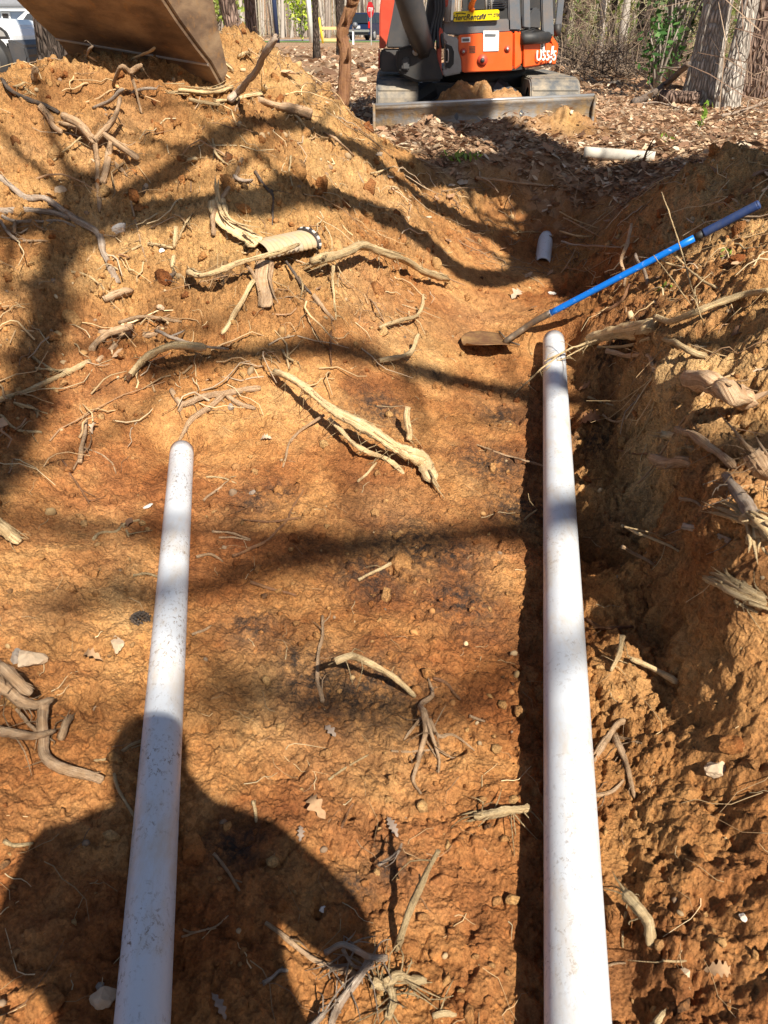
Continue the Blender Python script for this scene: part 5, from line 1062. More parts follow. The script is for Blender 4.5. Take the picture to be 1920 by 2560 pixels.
def excavator():
    g = .70
    X = empty('excavator', (.9, 9.2, g)); tag(X, 'orange and charcoal tracked mini excavator parked behind the trench', 'excavator')
    # tracks: belts running away from the viewer
    for x0, x1 in ((813, 903), (1143, 1250)):
        a = W(x0, 172, 8.25)[0]; b = W(x1, 172, 8.25)[0]; h = .40; L = 2.0; y0 = 8.08; r = h / 2; mb = MB(); prof = []
        for k in range(13): t = math.pi / 2 + math.pi * k / 12; prof.append((y0 + r + math.cos(t) * r, g + r + math.sin(t) * r))
        for k in range(13): t = -math.pi / 2 + math.pi * k / 12; prof.append((y0 + L - r + math.cos(t) * r, g + r + math.sin(t) * r))
        belt = MB(); belt.prism([(a, p[0], p[1]) for p in prof], [(b, p[0], p[1]) for p in prof]); tr = belt.build('track', M['track'], X, False, .012)
        for i in range(len(prof)):          # tread lugs
            p = np.array(prof[i]); q = np.array(prof[(i + 1) % len(prof)]); n = max(1, int(np.linalg.norm(q - p) / .11))
            for k in range(n):
                if i < 13 and i % 3: continue
                c = p + (q - p) * (k + .5) / n; d = (q - p) / (np.linalg.norm(q - p) + 1e-9); nm = np.array([d[1], -d[0]])
                ang = math.atan2(d[1], d[0]); lm = MB(); lm.box((0.5 * (a + b), c[0] + nm[0] * -.012, c[1] + nm[1] * -.012), ((b - a) * .92, .05, .045), Matrix.Rotation(ang, 3, 'X'))
                lm.build('lug', M['track'], tr, False, .006)
        cap = MB(); cap.cyl((a - .004 if x0 < 900 else a, y0 + r, g + r), (b if x0 < 900 else b + .004, y0 + r, g + r), .13, 20); cap.build('idler', M['slate'], tr, True)
    # undercarriage
    mb = MB(); c = W(1000, 190, 8.6); mb.box((c[0], 8.9, g + .24), (.9, .8, .22)); mb.build('undercarriage', M['charcoal'], X, False, .02)
    for s in (-1, 1):
        mb = MB(); cx = W(1000, 190, 8.6)[0]; mb.tube([(cx + s * .30, 8.55, g + .30), (cx + s * .62, 8.45, g + .12)], [.10, .09], 8); mb.build('track_frame', M['charcoal'], X)
    mb = MB(); mb.cyl((.95, 9.0, g + .30), (.95, 9.0, g + .47), .48, 32); mb.build('slew_ring', M['black'], X, True)
    # dozer blade: curved plate
    A = W(811, 229, 7.70); Bp = W(1283, 207, 8.0); hb = .27; mb = MB(); V = []; Fc = []; n = 14
    d = Bp - A; d[2] = 0; nrm = np.array([-d[1], d[0], 0]) / np.linalg.norm(d)
    for i in range(n):
        t = i / (n - 1); cv = .05 * (4 * (t - .5) ** 2) - .05
        for e_, pt in ((0, A), (1, Bp)): V.append(np.array([pt[0], pt[1], pt[2] - t * hb]) - nrm * cv)
    for i in range(n - 1): Fc.append((2 * i, 2 * i + 1, 2 * i + 3, 2 * i + 2))
    o = mesh_obj('dozer_blade', V, Fc, M['blade'], None, True); m = o.modifiers.new('t', 'SOLIDIFY'); m.thickness = .022; put(o, X)
    mb = MB(); mb.tube([A + [0, .005, .004], Bp + [0, .005, .004]], .016, 10); mb.build('top_edge', M['steel'], o, True)
    mb = MB(); mb.box(Bp + [.012, .05, -.13], (.022, .15, .28)); mb.build('end_plate', M['blade'], o, False, .004)
    mb = MB(); mb.box(A + [-.012, .05, -.13], (.022, .15, .28)); mb.build('end_plate', M['blade'], o, False, .004)
    for s in (.35, .65):
        p = A + (Bp - A) * s; mb = MB(); mb.tube([p + [0, .03, -.12], (p[0], 8.7, g + .22)], .055, 8); mb.build('blade_arm', M['slate'], X)
    # revolving house
    Yp = 8.30
    ppoly([(955, 158), (1112, 152), (1200, 138), (1195, 128), (1112, 142), (955, 148)], [Yp + .02, Yp + .02, Yp + .42, Yp + .42, Yp + .02, Yp + .02], 1.3).build('deck', M['black'], X)
    op = ppoly([(989, 79), (994, 75), (1106, 68), (1108, 72), (1107, 151), (1104, 153), (1001, 157), (997, 153), (996, 128), (991, 112)], Yp, .55).build('side_panel', M['orange'], X, False, .012)
    cw = ppoly([(1110, 68), (1127, 68), (1127, 140), (1110, 152)], [Yp, Yp + .05, Yp + .05, Yp], .6).build('corner_panel', M['orange'], X, False, .012)
    bk = ppoly([(1129, 92), (1182, 88), (1196, 92), (1204, 104), (1206, 108), (1201, 132), (1190, 138), (1131, 148)], [Yp + .06, Yp + .30, Yp + .38, Yp + .42, Yp + .43, Yp + .42, Yp + .38, Yp + .06], .55).build('counterweight', M['orange'], X, False, .014)
    ppoly([(1182, 72), (1192, 76), (1207, 96), (1205, 110), (1200, 140), (1190, 140), (1194, 100)], [Yp + .28, Yp + .34, Yp + .42, Yp + .42, Yp + .42, Yp + .36, Yp + .36], .4).build('rear_fin', M['orange'], X, False, .010)
    ppoly([(1192, 100), (1197, 99), (1191, 136), (1187, 137)], Yp + .345, .01).build('rear_stripe', M['white'], bk)
    ppoly([(1124, 68), (1160, 60), (1182, 70), (1184, 84), (1128, 90)], [Yp + .03, Yp + .12, Yp + .28, Yp + .28, Yp + .03], .5).build('step_tread', M['black'], X, False, .014)
    mb = MB(); mb.tube([W(1128, 84, Yp + .02), W(1183, 81, Yp + .26)], .048, 12); mb.build('step_roll', M['black'], X, True)
    # panel furniture
    Yf = Yp - .004
    for (x, y, r) in ((1001, 112, .030), (1096, 106, .028)):
        c = W(x, y, Yp - .001); mb = MB(); mb.cyl(c + [0, .0, 0], c + [0, -.006, 0], r, 20); h_ = mb.build('latch', M['red'], op, True)
        mb = MB(); mb.cyl(c + [0, -.006, 0], c + [0, -.014, 0], r * .45, 14); mb.build('keyhole', M['steel'], h_, True)
    c = W(1042, 130, Yp - .001); mb = MB(); mb.cyl(c, c + [0, -.012, 0], .048, 24); fc = mb.build('filler_recess', M['red'], op, True); mb = MB(); mb.cyl(c + [0, -.012, 0], c + [0, -.02, 0], .020, 16); mb.build('filler_cap', M['charcoal'], fc, True)
    for k in range(5): ppoly([(1014, 100 + 3.2 * k), (1027, 99.5 + 3.2 * k), (1027, 101 + 3.2 * k), (1014, 101.5 + 3.2 * k)], Yf, .012).build('vent_slot', M['ink'], op)
    lbp = ppoly([(997, 81), (1016, 80), (1016, 91), (997, 92)], Yf, .006).build('small_label', M['white'], op); ppoly([(999, 83.5), (1014, 83), (1014, 89), (999, 89.5)], Yf - .002, .004).build('label_window', M['slate'], lbp)
    pm = NT('printed_sheet'); sp_ = pm.n('ShaderNodeSeparateXYZ'); pm.l(pm.geo(), sp_.inputs[0])
    ln = pm.ramp(pm.math('FRACT', pm.math('MULTIPLY', sp_.outputs[2], 62.0)), [(0.0, 1.0), (.32, 1.0), (.36, 0.0)], 'CONSTANT')
    nz = pm.ramp(pm.noise(pm.mapv(pm.geo(), (40, 1, 62)), 1.0, 2), [(.42, 0), (.48, 1)])
    pm.fin(pm.mix(pm.math('MULTIPLY', pm.math('MULTIPLY', ln, nz), .55), (.80, .79, .78), (.32, .30, .30)), .6)
    ppoly([(1044, 66), (1078, 66), (1077, 110), (1044, 111)], Yf - .004, .006).build('notice_sheet', pm.m, op)
    mb = MB(); mb.box(W(1059, 76, Yf - .007), (.10, .002, .018)); mb.build('notice_title', M['slate'], op)
    bx = ppoly([(1166, 93), (1176, 92), (1177, 112), (1166, 114)], Yp + .238, .01).build('vertical_label', M['white'], bk)
    for k in range(4): ppoly([(1169, 96 + 4 * k), (1173, 95.7 + 4 * k), (1173, 98 + 4 * k), (1169, 98.3 + 4 * k)], Yp + .234, .004).build('label_mark', M['ink'], bx)
    c = W(1180, 121, Yp + .245); text_obj('model_lettering', 'U55-5', .115, frame_at(c, (W(1200, 121, Yp + .37) - W(1150, 121, Yp + .16)), (0, 0, 1)), M['white'], bk, .004, .0, 1.0)
    # charcoal upper body with yellow rental strip
    up = ppoly([(957, 44), (1120, 40), (1120, 68), (990, 76), (957, 74)], Yp + .03, .6).build('upper_panel', M['slate'], X, False, .010)
    ys = ppoly([(981, 25), (1076, 20.5), (1078.5, 22.5), (1078.5, 41.5), (1076, 43.5), (981.5, 47), (979, 45), (979, 27)], Yp - .01, .012).build('rental_strip', M['yellow'], X, False, .003)
    a, b = W(983, 36, Yp), W(1042, 33, Yp); text_obj('strip_lettering', 'HercRentals', .060, frame_at(W(1013, 37, Yp - .014), b - a, (0, 0, 1)), M['ink'], ys, .0015, .25, 1.0)
    text_obj('strip_number', '919 777 2700', .034, frame_at(W(1060, 33, Yp - .014), b - a, (0, 0, 1)), M['ink'], ys, .0015, .1, .9)
    mb = MB(); mb.tube(catmull([W(985, 29.5, Yp - .013), W(995, 28.2, Yp - .013), W(1006, 29.4, Yp - .013)], 8), .004, 6); mb.build('strip_flourish', M['ink'], ys)
    # cab interior: dark shell, seat, posts, hand rails, roof out of sight above
    ppoly([(1000, 46), (1200, 40), (1200, -20), (1000, -20)], Yp + .75, .05).build('cab_rear', M['black'], X)
    ppoly([(1096, -60), (1120, -60), (1126, 66), (1100, 66)], Yp + .02, .10).build('cab_post', M['slate'], X, False, .01)
    ppoly([(1128, -60), (1144, -60), (1146, 62), (1130, 60)], Yp + .10, .06).build('cab_post', M['slate'], X, False, .01)
    ppoly([(1168, -60), (1192, -60), (1197, 78), (1172, 72)], Yp + .30, .10).build('cab_post', M['slate'], X, False, .01)
    ppoly([(1016, -10), (1100, -14), (1100, 8), (1090, 24), (1070, 21), (1016, 24)], Yp + .30, .3).build('engine_bay', M['black'], X, False, .01)
    for k in range(5):
        mb = MB(); mb.tube([W(1056, -2 + 5 * k, Yp + .25), W(1098, -4 + 5 * k, Yp + .25)], .006, 6); mb.build('grille_bar', M['greysteel'], X, True)
    ppoly([(1142, 30), (1148, 18), (1164, 15), (1168, 22), (1168, 64), (1140, 62)], Yp + .22, .3).build('seat_back', M['charcoal'], X, False, .02)
    ppoly([(1132, 36), (1144, 30), (1148, 62), (1130, 62)], Yp + .14, .25).build('seat_side', M['charcoal'], X, False, .012)
    for x in (1050, 1061): mb = MB(); mb.tube([W(x, 24, Yp + .05), W(x - 1, -40, Yp + .05)], .012, 10); mb.build('hand_rail', M['greysteel'], X, True)
    mb = MB(); p = W(1022, 2, Yp - .02); mb.tube(catmull([p + [-.03, 0, .10], p + [.01, -.02, .03], p + [-.02, 0, -.05], p + [.015, 0, -.07]], 12), np.linspace(.035, .02, 12), 8, .25); mb.build('rag', M['rag'], X, True)
    mb = MB(); mb.tube([W(966, 48, Yp + .02), W(970, -30, Yp + .02)], .032, 12); mb.build('hydraulic_pipe', M['greysteel'], X, True)
    mb = MB(); mb.tube([W(1204, 52, Yp + .5), W(1204, 78, Yp + .5)], .035, 10); mb.build('side_mirror', M['black'], X, True)
    rf = MB(); t0 = W(1150, 0, Yp + .4); rf.box((t0[0] - .15, Yp + .75, 3.15), (1.25, 1.15, .10)); rf.build('cab_roof', M['orange'], X, False, .03)
    mb = MB(); mb.box((t0[0] + .42, Yp + 1.2, 2.3), (.06, .06, 1.7)); mb.build('cab_post', M['slate'], X); mb = MB(); mb.box((t0[0] - .70, Yp + 1.2, 2.3), (.06, .06, 1.7)); mb.build('cab_post', M['slate'], X)
    # front: cast bracket, swing post, boom
    ppoly([(956, 66), (968, 76), (990, 82), (990, 110), (996, 130), (997, 158), (958, 166), (955, 150), (962, 148), (962, 92), (955, 84)], Yp - .08, .22).build('cast_bracket', M['greysteel'], X, False, .012)
    ppoly([(963, 94), (976, 100), (981, 112), (980, 138), (972, 148), (962, 146)], Yp - .085, .05).build('bracket_hole', M['black'], X)
    mb = MB(); mb.tube(catmull([W(965, 108, Yp - .10), W(968, 108, Yp - .10), W(968, 132, Yp - .10), W(963, 134, Yp - .10)], 12), .006, 8); mb.build('hook', M['steel'], X, True)
    ppoly([(950, 58), (958, 66), (954, 84), (954, 150), (958, 164), (950, 150), (944, 120), (944, 84), (949, 64)], Yp - .16, .18).build('guard_strip', M['red'], X, False, .008)
    ppoly([(858, 106), (884, 98), (940, 100), (946, 130), (956, 160), (956, 176), (900, 178), (866, 164), (856, 150)], Yp - .28, .35).build('swing_post', M['black'], X, False, .02)
    ppoly([(868, 126), (884, 122), (884, 152), (868, 152)], Yp - .32, .06).build('swing_lug', M['charcoal'], X, False, .014)
    for (x, y) in ((917, 108), (898, 112)): c = W(x, y, Yp - .29); mb = MB(); mb.cyl(c + [-.0, .02, 0], c + [0, -.03, 0], .03, 16); mb.build('pin', M['greysteel'], X, True)
    # left cover, charcoal with red edge
    ppoly([(838, -30), (884, -30), (886, 104), (834, 104)], Yp - .02, .8).build('front_cover', M['charcoal'], X, False, .012)
    ppoly([(828, -40), (850, -40), (852, 4), (846, 40), (833, 104), (819, 106), (820, 20)], Yp - .06, .5).build('cover_edge', M['red'], X, False, .008)
    ppoly([(821, 112), (826, 108), (884, 108), (884, 156), (824, 155), (819, 150)], Yp - .03, .6).build('battery_box', M['charcoal'], X, False, .016)
    ppoly([(817, 108), (820, 108), (820, 152), (817, 148)], Yp - .04, .5).build('box_edge', M['red'], X)
    ppoly([(930, -20), (958, -20), (952, 60), (936, 100), (918, 60)], Yp + .02, .4).build('hose_well', M['black'], X)
    ppoly([(940, -20), (972, -20), (970, 14), (944, 18)], Yp - .02, .2).build('boom_guard', M['red'], X, False, .01)
    for k in range(4):
        x = 938 + 6 * k; mb = MB(); mb.tube(catmull([W(x, -20, Yp - .06), W(x + 3, 20, Yp - .10), W(x - 4, 55, Yp - .12), W(x - 14 + 5 * k, 104, Yp - .20)], 12), .014, 8); mb.build('hose', M['black'], X, True)
    # boom, arm and bucket: up out of the frame and down to the heap
    b0 = W(917, 108, Yp - .20); b1 = W(884, 0, 7.75); knee = np.array([-.55, 6.65, 3.55]); el = np.array([-1.05, 5.85, 3.95]); bp = np.array([-1.40, 5.35, 2.62])
    mb = MB(); q = catmull([b0, b1, b1 + (knee - b1) * .55 + [0, 0, .25], knee, el], 16); mb.tube(q, np.interp(np.linspace(0, 1, 16), [0, .15, .5, 1], [.09, .10, .14, .09]), 8, flat=1.2); mb.build('boom', M['charcoal'], X, True)
    mb = MB(); p1 = b0 + [-.06, -.1, .02]; p2 = b1 + (knee - b1) * .45 + [0, -.2, .05]; pm_ = .5 * (p1 + p2); mb.tube([p1, pm_], .052, 16); cy = mb.build('boom_cylinder', M['collar'], X, True); mb = MB(); mb.tube([pm_, p2], .028, 14); mb.build('piston_rod', M['steel'], cy, True)
    mb = MB(); mb.tube([el + [.1, .2, .15], el, .5 * (el + bp), bp], [.08, .12, .10, .06], 8); mb.build('arm', M['orange'], X, True)
    # bucket: shell, side plates, lip
    R0 = W(482, 184, 4.78); L0 = W(128, 122, 5.12); ax = L0 - R0; wd = np.linalg.norm(ax); ax /= wd; wd *= .90
    top = W(368, 0, 4.38); upv = top - W(452, 120, 4.70); upv /= np.linalg.norm(upv)
    fw = np.cross(ax, upv); fw = fw if fw[1] > 0 else -fw; fw /= np.linalg.norm(fw)           # away from the viewer
    prof = [(-.02, -.16), (.0, .0), (-.008, .14), (-.01, .34), (.0, .56), (.05, .80), (.16, .98), (.34, 1.08), (.52, 1.06), (.62, .98)]
    ctr = W(452, 132, 4.715); lft = ctr + ax * wd
    ring = lambda base: [base + fw * p[0] + upv * p[1] for p in prof]
    fr, fl = ring(ctr), ring(lft); n = len(prof)
    B_ = mesh_obj('bucket', fr + fl, [(i, i + 1, n + i + 1, n + i) for i in range(n - 1)], M['bucket'], None, False); m = B_.modifiers.new('t', 'SOLIDIFY'); m.thickness = .02; m.offset = 1; put(B_, X)
    for base in (ctr - ax * .012, lft + ax * .012):
        pr = ring(base); a2 = [base + fw * .50 + upv * .62, base + fw * .36 + upv * .30, base + fw * .17 + upv * .02, base + fw * .06 + upv * -.17]
        MB().prism(pr + a2, [q + ax * .02 for q in pr + a2]).build('side_plate', M['bucket'], B_, False, .004)
    MB().prism([p - fw * .012 for p in (fr[0], fr[1], fl[1], fl[0])], [p + fw * .016 for p in (fr[0], fr[1], fl[1], fl[0])]).build('cutting_edge', M['collar'], B_, False, .004)
    mb = MB(); mb.tube([fr[1] - fw * .02, fl[1] - fw * .02], .008, 6); mb.build('weld_bead', M['steel'], B_)
    for s in (.35, .65):
        c = fr[7] + (fl[7] - fr[7]) * s; MB().prism([c, c + upv * .25 - fw * .05, c + upv * .22 + fw * .16, c + fw * .22], [q + ax * .03 for q in (c, c + upv * .25 - fw * .05, c + upv * .22 + fw * .16, c + fw * .22)]).build('ear', M['bucket'], B_)
    mb = MB(); c = .5 * (fr[7] + fl[7]) + upv * .22 + fw * .05; mb.tube([c - ax * .2, c + ax * .2], .035, 12); pn = mb.build('bucket_pin', M['steel'], B_, True)
    mb = MB(); mb.tube([c, bp + [0, 0, .0]], .06, 10); mb.build('bucket_link', M['charcoal'], X, True)
    return X
excavator()
def soil_lump(name, cx, cy, z0, sx, sy, h, label, seed, pts=46):
    V, Fc, C = [], [], []
    for i in range(pts):
        for j in range(pts):
            u, v = 2 * i / (pts - 1) - 1, 2 * j / (pts - 1) - 1; d = math.hypot(u, v)
            x, y = cx + u * sx, cy + v * sy; k = max(0, 1 - d ** 2.6) if d < 1 else 0
            V.append((x, y, z0 + h * k ** .45 * (1 + .30 * float(fbm(np.array(x), np.array(y), 4, 3, seed))) + .02 * float(fbm(np.array(x), np.array(y), 22, 3, seed + 5)) - (.05 if k == 0 else 0)))
    for i in range(pts - 1):
        for j in range(pts - 1): a = i * pts + j; Fc.append((a, a + 1, a + pts + 1, a + pts))
    C = np.tile([.25, .45, 0, 1], (len(V), 1)); o = big_mesh(name, np.array(V), np.array(Fc), M['soil'], True, C); tag(o, label, 'soil lump')
c = W(1050, 190, 8.1); soil_lump('soil_lump', W(1005, 190, 8.1)[0], 8.17, .66, .33, .26, .40, 'tall brown lump of soil caught behind the dozer blade', 3)
soil_lump('soil_lump', W(1115, 195, 8.1)[0], 8.22, .66, .46, .2, .31, 'straw filled soil beside the tall lump behind the blade', 4)
soil_lump('soil_lump', W(915, 210, 8.0)[0], 8.03, .66, .40, .16, .24, 'low ridge of loose soil on the blade before the left track', 6)
soil_lump('soil_lump', W(1225, 205, 8.1)[0], 8.2, .66, .35, .13, .27, 'thin crust of soil on the blade before the right track', 7)

# ------------------------------------------------------------------ trees ahead
def gpt(dx, y): 
    """Ground point under view column dx at forward distance y."""
    x = W(dx, 80, y)[0]; return np.array([x, y, float(hz(x, y))])
def tree(name, x, y, r, h, lean, mat, label, seed, group=None, sides=18, flare=1.5, nl=8, crown=True, L=(1.5, 3.5), ridge=.06, wob=.03):
    z = float(hz(x, y)); e = empty(name, (x, y, z)); P = trunk_pts(x, y, z, h, lean[0], lean[1], seed=seed, wob=wob); R = np.linspace(r, r * .45, len(P))
    mb = MB(); mb.add(*bark_trunk(P, R, sides, ridge, seed, flare, .35 + r)); mb.build('trunk', mat, e, True)
    if crown: cb = MB(); limbs(cb, P, R, nl, np.random.default_rng(seed), .45, L); cb.build('crown', mat, e, True)
    return tag(e, label, 'tree', group)
p = hit(1755, 262); tree('hardwood_tree', p[0] + .02, p[1] + .15, .165, 13, (.15, .6), M['bark_grey'], 'thick grey trunk, shaded on one side, of the twin trees by the log', 101, sides=40, flare=1.5, ridge=.10)
p = hit(1822, 275); tree('hardwood_tree', p[0], p[1] + .12, .095, 12, (.5, .5), M['bark_grey'], 'slimmer sunlit grey trunk of the twin trees by the log', 102, sides=34, flare=1.75, ridge=.09)
p = hit(1915, 250); tree('hardwood_tree', p[0] + .05, p[1] + .5, .27, 14, (.2, .3), M['bark_pine'], 'vine covered brown trunk at the picture edge behind the twin trees', 103, sides=40, flare=1.35, ridge=.12)
p = hit(1608, 156); tree('pine_tree', p[0], p[1] + .3, .235, 17, (.15, .4), M['bark_dark'], 'big dark pine trunk between the excavator and the twin trees', 104, sides=40, flare=1.3, ridge=.12)
p = hit(1446, 130); tree('pine_tree', p[0], p[1], .29, 17, (.0, .3), M['bark_pine'], 'broad reddish pine trunk just behind the excavator', 105, sides=36, flare=1.25, ridge=.12)
p = gpt(118, 11.5); tree('hardwood_tree', p[0], p[1], .17, 13, (-.4, .2), M['bark_dark'], 'flaring dark trunk foot seen beside the raised bucket', 106, sides=34, flare=2.2)
p = gpt(537, 13.5); tree('hardwood_tree', p[0], p[1], .125, 12, (-2.4, .2), M['bark_pine'], 'pinkish leaning trunk right behind the rear heap', 107, sides=26, flare=1.3)
p = gpt(545, 14.5); tree('hardwood_tree', p[0], p[1], .092, 12, (-.2, .2), M['bark_pine'], 'straight purple brown trunk beside the leaning one behind the heap', 108, sides=26, flare=1.3)
p = gpt(683, 28); tree('hardwood_tree', p[0], p[1], .095, 12, (0, 0), M['bark_dark'], 'thin dark trunk beside the white pole', 109, sides=14)
p = gpt(738, 27); tree('hardwood_tree', p[0], p[1], .13, 12, (-.2, 0), M['bark_dark'], 'dark trunk hidden behind the crooked sapling', 110, sides=14)
for i, (dx, y, r, m, lb) in enumerate(((1302, 24, .085, 'bark_far2', 'pale trunk right of the broad pine'), (1318, 27, .10, 'bark_dark', 'dark trunk next to the pale one right of the broad pine'), (1340, 23, .09, 'bark_far2', 'ivy clad pale trunk left of the dark pine'), (1352, 28, .075, 'bark_far2', 'thin white trunk close beside the dark pine'),
                                       (1290, 30, .09, 'bark_dark', 'dark trunk touching the broad pine'), (1376, 34, .14, 'bark_dark', 'dark trunk half hidden by the dark pine'), (1440, 20, .035, 'bark_far2', 'pale whip sapling between dark pine and twin trees'), (1449, 21, .03, 'bark_far2', 'second pale whip sapling between dark pine and twin trees'),
                                       (1213, 26, .12, 'bark_dark', 'shaded trunk at the excavator shoulder'), (1465, 30, .1, 'bark_far', 'grey trunk behind the whip saplings'), (1602, 16, .10, 'bark_dark', 'black trunk in the gap behind the twin trees'))):
    p = gpt(dx, y); tree('hardwood_tree', p[0], p[1], r, 10 + (i % 4), ((i % 3 - 1) * .5, .2), M[m], lb, 120 + i, sides=12, flare=1.3, nl=6)
rs = np.random.default_rng(12)
cols = [x for x in np.concatenate([rs.uniform(455, 835, 34), rs.uniform(1200, 1480, 14)])]
for i, dx in enumerate(cols):
    y = rs.uniform(78, 105); p = gpt(dx, y)
    tree('woodland_tree', p[0], p[1], rs.uniform(.10, .26), rs.uniform(11, 16), (rs.normal() * .8, 0), M['bark_far' if rs.random() < .55 else 'bark_far2'], 'slender bare trunk in the far wood beyond the road', 200 + i, 'bare trees of the far wood', sides=7, flare=1.1, nl=8, L=(2, 5))
def far_wood():
    mb = []; V, Fc, C, o = [], [], [], 0; rs = np.random.default_rng(9)
    for i in range(1900):
        y = rs.uniform(95, 150); x = rs.uniform(-.75, .75) * y; r = rs.uniform(.05, .2); h = rs.uniform(5, 11); z = float(hz(x, y)); ln = rs.normal() * .4
        P = np.array([(x, y, z - .2), (x + ln * .4, y, z + h * .5), (x + ln, y, z + h)]); v, f, _ = tube_data(P, [r, r * .8, r * .3], 5, cap=False)
        V += v; Fc += [[b + o for b in q] for q in f]; o = len(V); c = np.array([(.30, .25, .205), (.44, .40, .35), (.20, .16, .13), (.36, .33, .24)][rs.integers(4)]) * rs.uniform(.7, 1.25); C += [(*c, 1)] * len(v)
    for i in range(6500):
        y = rs.uniform(86, 140); x = rs.uniform(-.7, .7) * y; z = float(hz(x, y)) + rs.random() ** 1.3 * 5; d = rs.normal(size=3); d[2] = abs(d[2]) + .3; d /= np.linalg.norm(d); L = rs.uniform(.5, 1.8)
        v, f, _ = tube_data(np.array([(x, y, z), (x + d[0] * L, y + d[1] * L, z + d[2] * L)]), [.03, .012], 3, cap=False); V += v; Fc += [[b + o for b in q] for q in f]; o = len(V); c = np.array([(.42, .35, .26), (.34, .30, .18), (.50, .43, .34)][rs.integers(3)]) * rs.uniform(.7, 1.2); C += [(*c, 1)] * len(v)
    tag(big_mesh('far_wood', np.array(V), np.array(Fc), M['tone'], True, np.array(C)), 'grey mass of bare far woodland', 'wood', kind='stuff')
far_wood()
def brush(name, label, n, region, hmax, cols, seed, leaf=0, leafcols=None, tw=(.3, 1.2), rad=.008, dens=1.3, lsz=.07):
    rs = np.random.default_rng(seed); V, Fc, C, o = [], [], [], 0; LV, LC = [], []
    for i in range(n):
        dx = rs.uniform(*region[0]); y = rs.uniform(*region[1]); x = W(dx, 80, y)[0]; z = float(hz(x, y)) + rs.random() ** dens * hmax; d = rs.normal(size=3); d[2] = abs(d[2]) * .8; d /= np.linalg.norm(d); L = rs.uniform(*tw); k = rs.normal(size=3) * L * .15
        P = np.array([(x, y, z), np.array((x, y, z)) + d * L * .5 + k, np.array((x, y, z)) + d * L]); v, f, _ = tube_data(P, [rad, rad * .7, rad * .3], 3, cap=False)
        V += v; Fc += [[b + o for b in q] for q in f]; o = len(V); c = np.array(cols[rs.integers(len(cols))]) * rs.uniform(.7, 1.25); C += [(*c, 1)] * len(v)
        for _ in range(leaf):
            p = P[rs.integers(1, 3)] + rs.normal(size=3) * .14; a = rs.normal(size=3); a /= np.linalg.norm(a); b = np.cross(a, rs.normal(size=3)); b /= np.linalg.norm(b) + 1e-9; s = lsz * rs.uniform(.5, 1.3)
            LV += [p - a * s, p + b * s * .45, p + a * s, p - b * s * .45]; c = np.array(leafcols[rs.integers(len(leafcols))]) * rs.uniform(.6, 1.3); LC += [(*c, 1)] * 4
    if LV: F2 = (np.arange(len(LV)).reshape(-1, 4) + o); Fa = np.vstack([np.array(Fc), F2]); V += LV; C += LC
    else: Fa = np.array(Fc)
    return tag(big_mesh(name, np.array(V), Fa, M['green' if leaf else 'tone'], False, np.array(C)), label, 'undergrowth', kind='stuff')
BR = [(.34, .27, .19), (.24, .18, .12), (.45, .38, .26)]
GR = [(.09, .16, .03), (.14, .20, .04), (.20, .24, .06), (.30, .27, .10)]
brush('undergrowth', 'bare twiggy undergrowth of the wood beside the excavator', 3000, ((1195, 1760), (20, 40)), 3.2, [(.22, .17, .11), (.15, .11, .075), (.30, .25, .16), (.24, .24, .11)], 71, rad=.009)
brush('undergrowth', 'olive green leafy undergrowth deep in the wood', 900, ((1195, 1700), (24, 40)), 4.2, BR, 72, 5, GR, lsz=.11)
brush('undergrowth', 'dark tangle of low brush at the foot of the pines', 700, ((1215, 1480), (15, 19)), .45, [(.10, .075, .06), (.18, .13, .09)], 73, rad=.009)
brush('undergrowth', 'thin vines and twigs around the twin trees', 34, ((1585, 1690), (8.8, 10.5)), 1.0, [(.26, .17, .12), (.36, .26, .18)], 74, rad=.006, tw=(.4, 1.2))
def shrub(dx, y, h, w, label, cols, seed, n=900, base=.3, lsz=.16):
    rs = np.random.default_rng(seed); p = gpt(dx, y); e = empty('shrub', p); mb = MB(); V, C = [], []
    for i in range(14):
        a = rs.uniform(0, 6.28); q = p + np.array([math.cos(a) * w * rs.random(), math.sin(a) * w * rs.random(), h * rs.uniform(.6, 1)]); mb.tube(catmull([p, .5 * (p + q) + [0, 0, .1 * h], q], 5), np.linspace(.03, .008, 5), 4)
    mb.build('stems', M['bark_far'], e, True)
    for i in range(n):
        d = rs.normal(size=3); d /= np.linalg.norm(d); r = rs.random() ** .4; c = p + np.array([0, 0, h * (.5 + base * .5)]) + d * r * np.array([w, w, h * .5]) * (1 + .25 * math.sin(i * .37)); a = rs.normal(size=3); a /= np.linalg.norm(a); b = np.cross(a, rs.normal(size=3)); b /= np.linalg.norm(b); s = lsz * rs.uniform(.5, 1.2)
        V += [c - a * s, c + b * s * .5, c + a * s, c - b * s * .5]; k = np.array(cols[rs.integers(len(cols))]) * rs.uniform(.6, 1.3); C += [(*k, 1)] * 4
    o = big_mesh('foliage', np.array(V), np.arange(len(V)).reshape(-1, 4), M['green'], False, np.array(C)); put(o, e); tag(e, label, 'shrub')
shrub(653, 66, 3.6, 1.1, 'bright yellow green bush left of the white pole', [(.42, .50, .04), (.30, .40, .04), (.5, .55, .1)], 81, 700)
shrub(468, 40, 4.0, 1.5, 'yellow green bush above the raised bucket corner', [(.34, .42, .08), (.24, .32, .06), (.42, .46, .14)], 82, 1200)
shrub(1462, 13.5, 1.9, .55, 'dark green cedar bush left of the twin trees', [(.04, .075, .02), (.07, .11, .03), (.10, .14, .05)], 83, 520, lsz=.055)
shrub(1436, 13.0, .9, .35, 'small holly bush at the foot of the dark pine', [(.05, .13, .03), (.10, .2, .05)], 84, 260, lsz=.06)
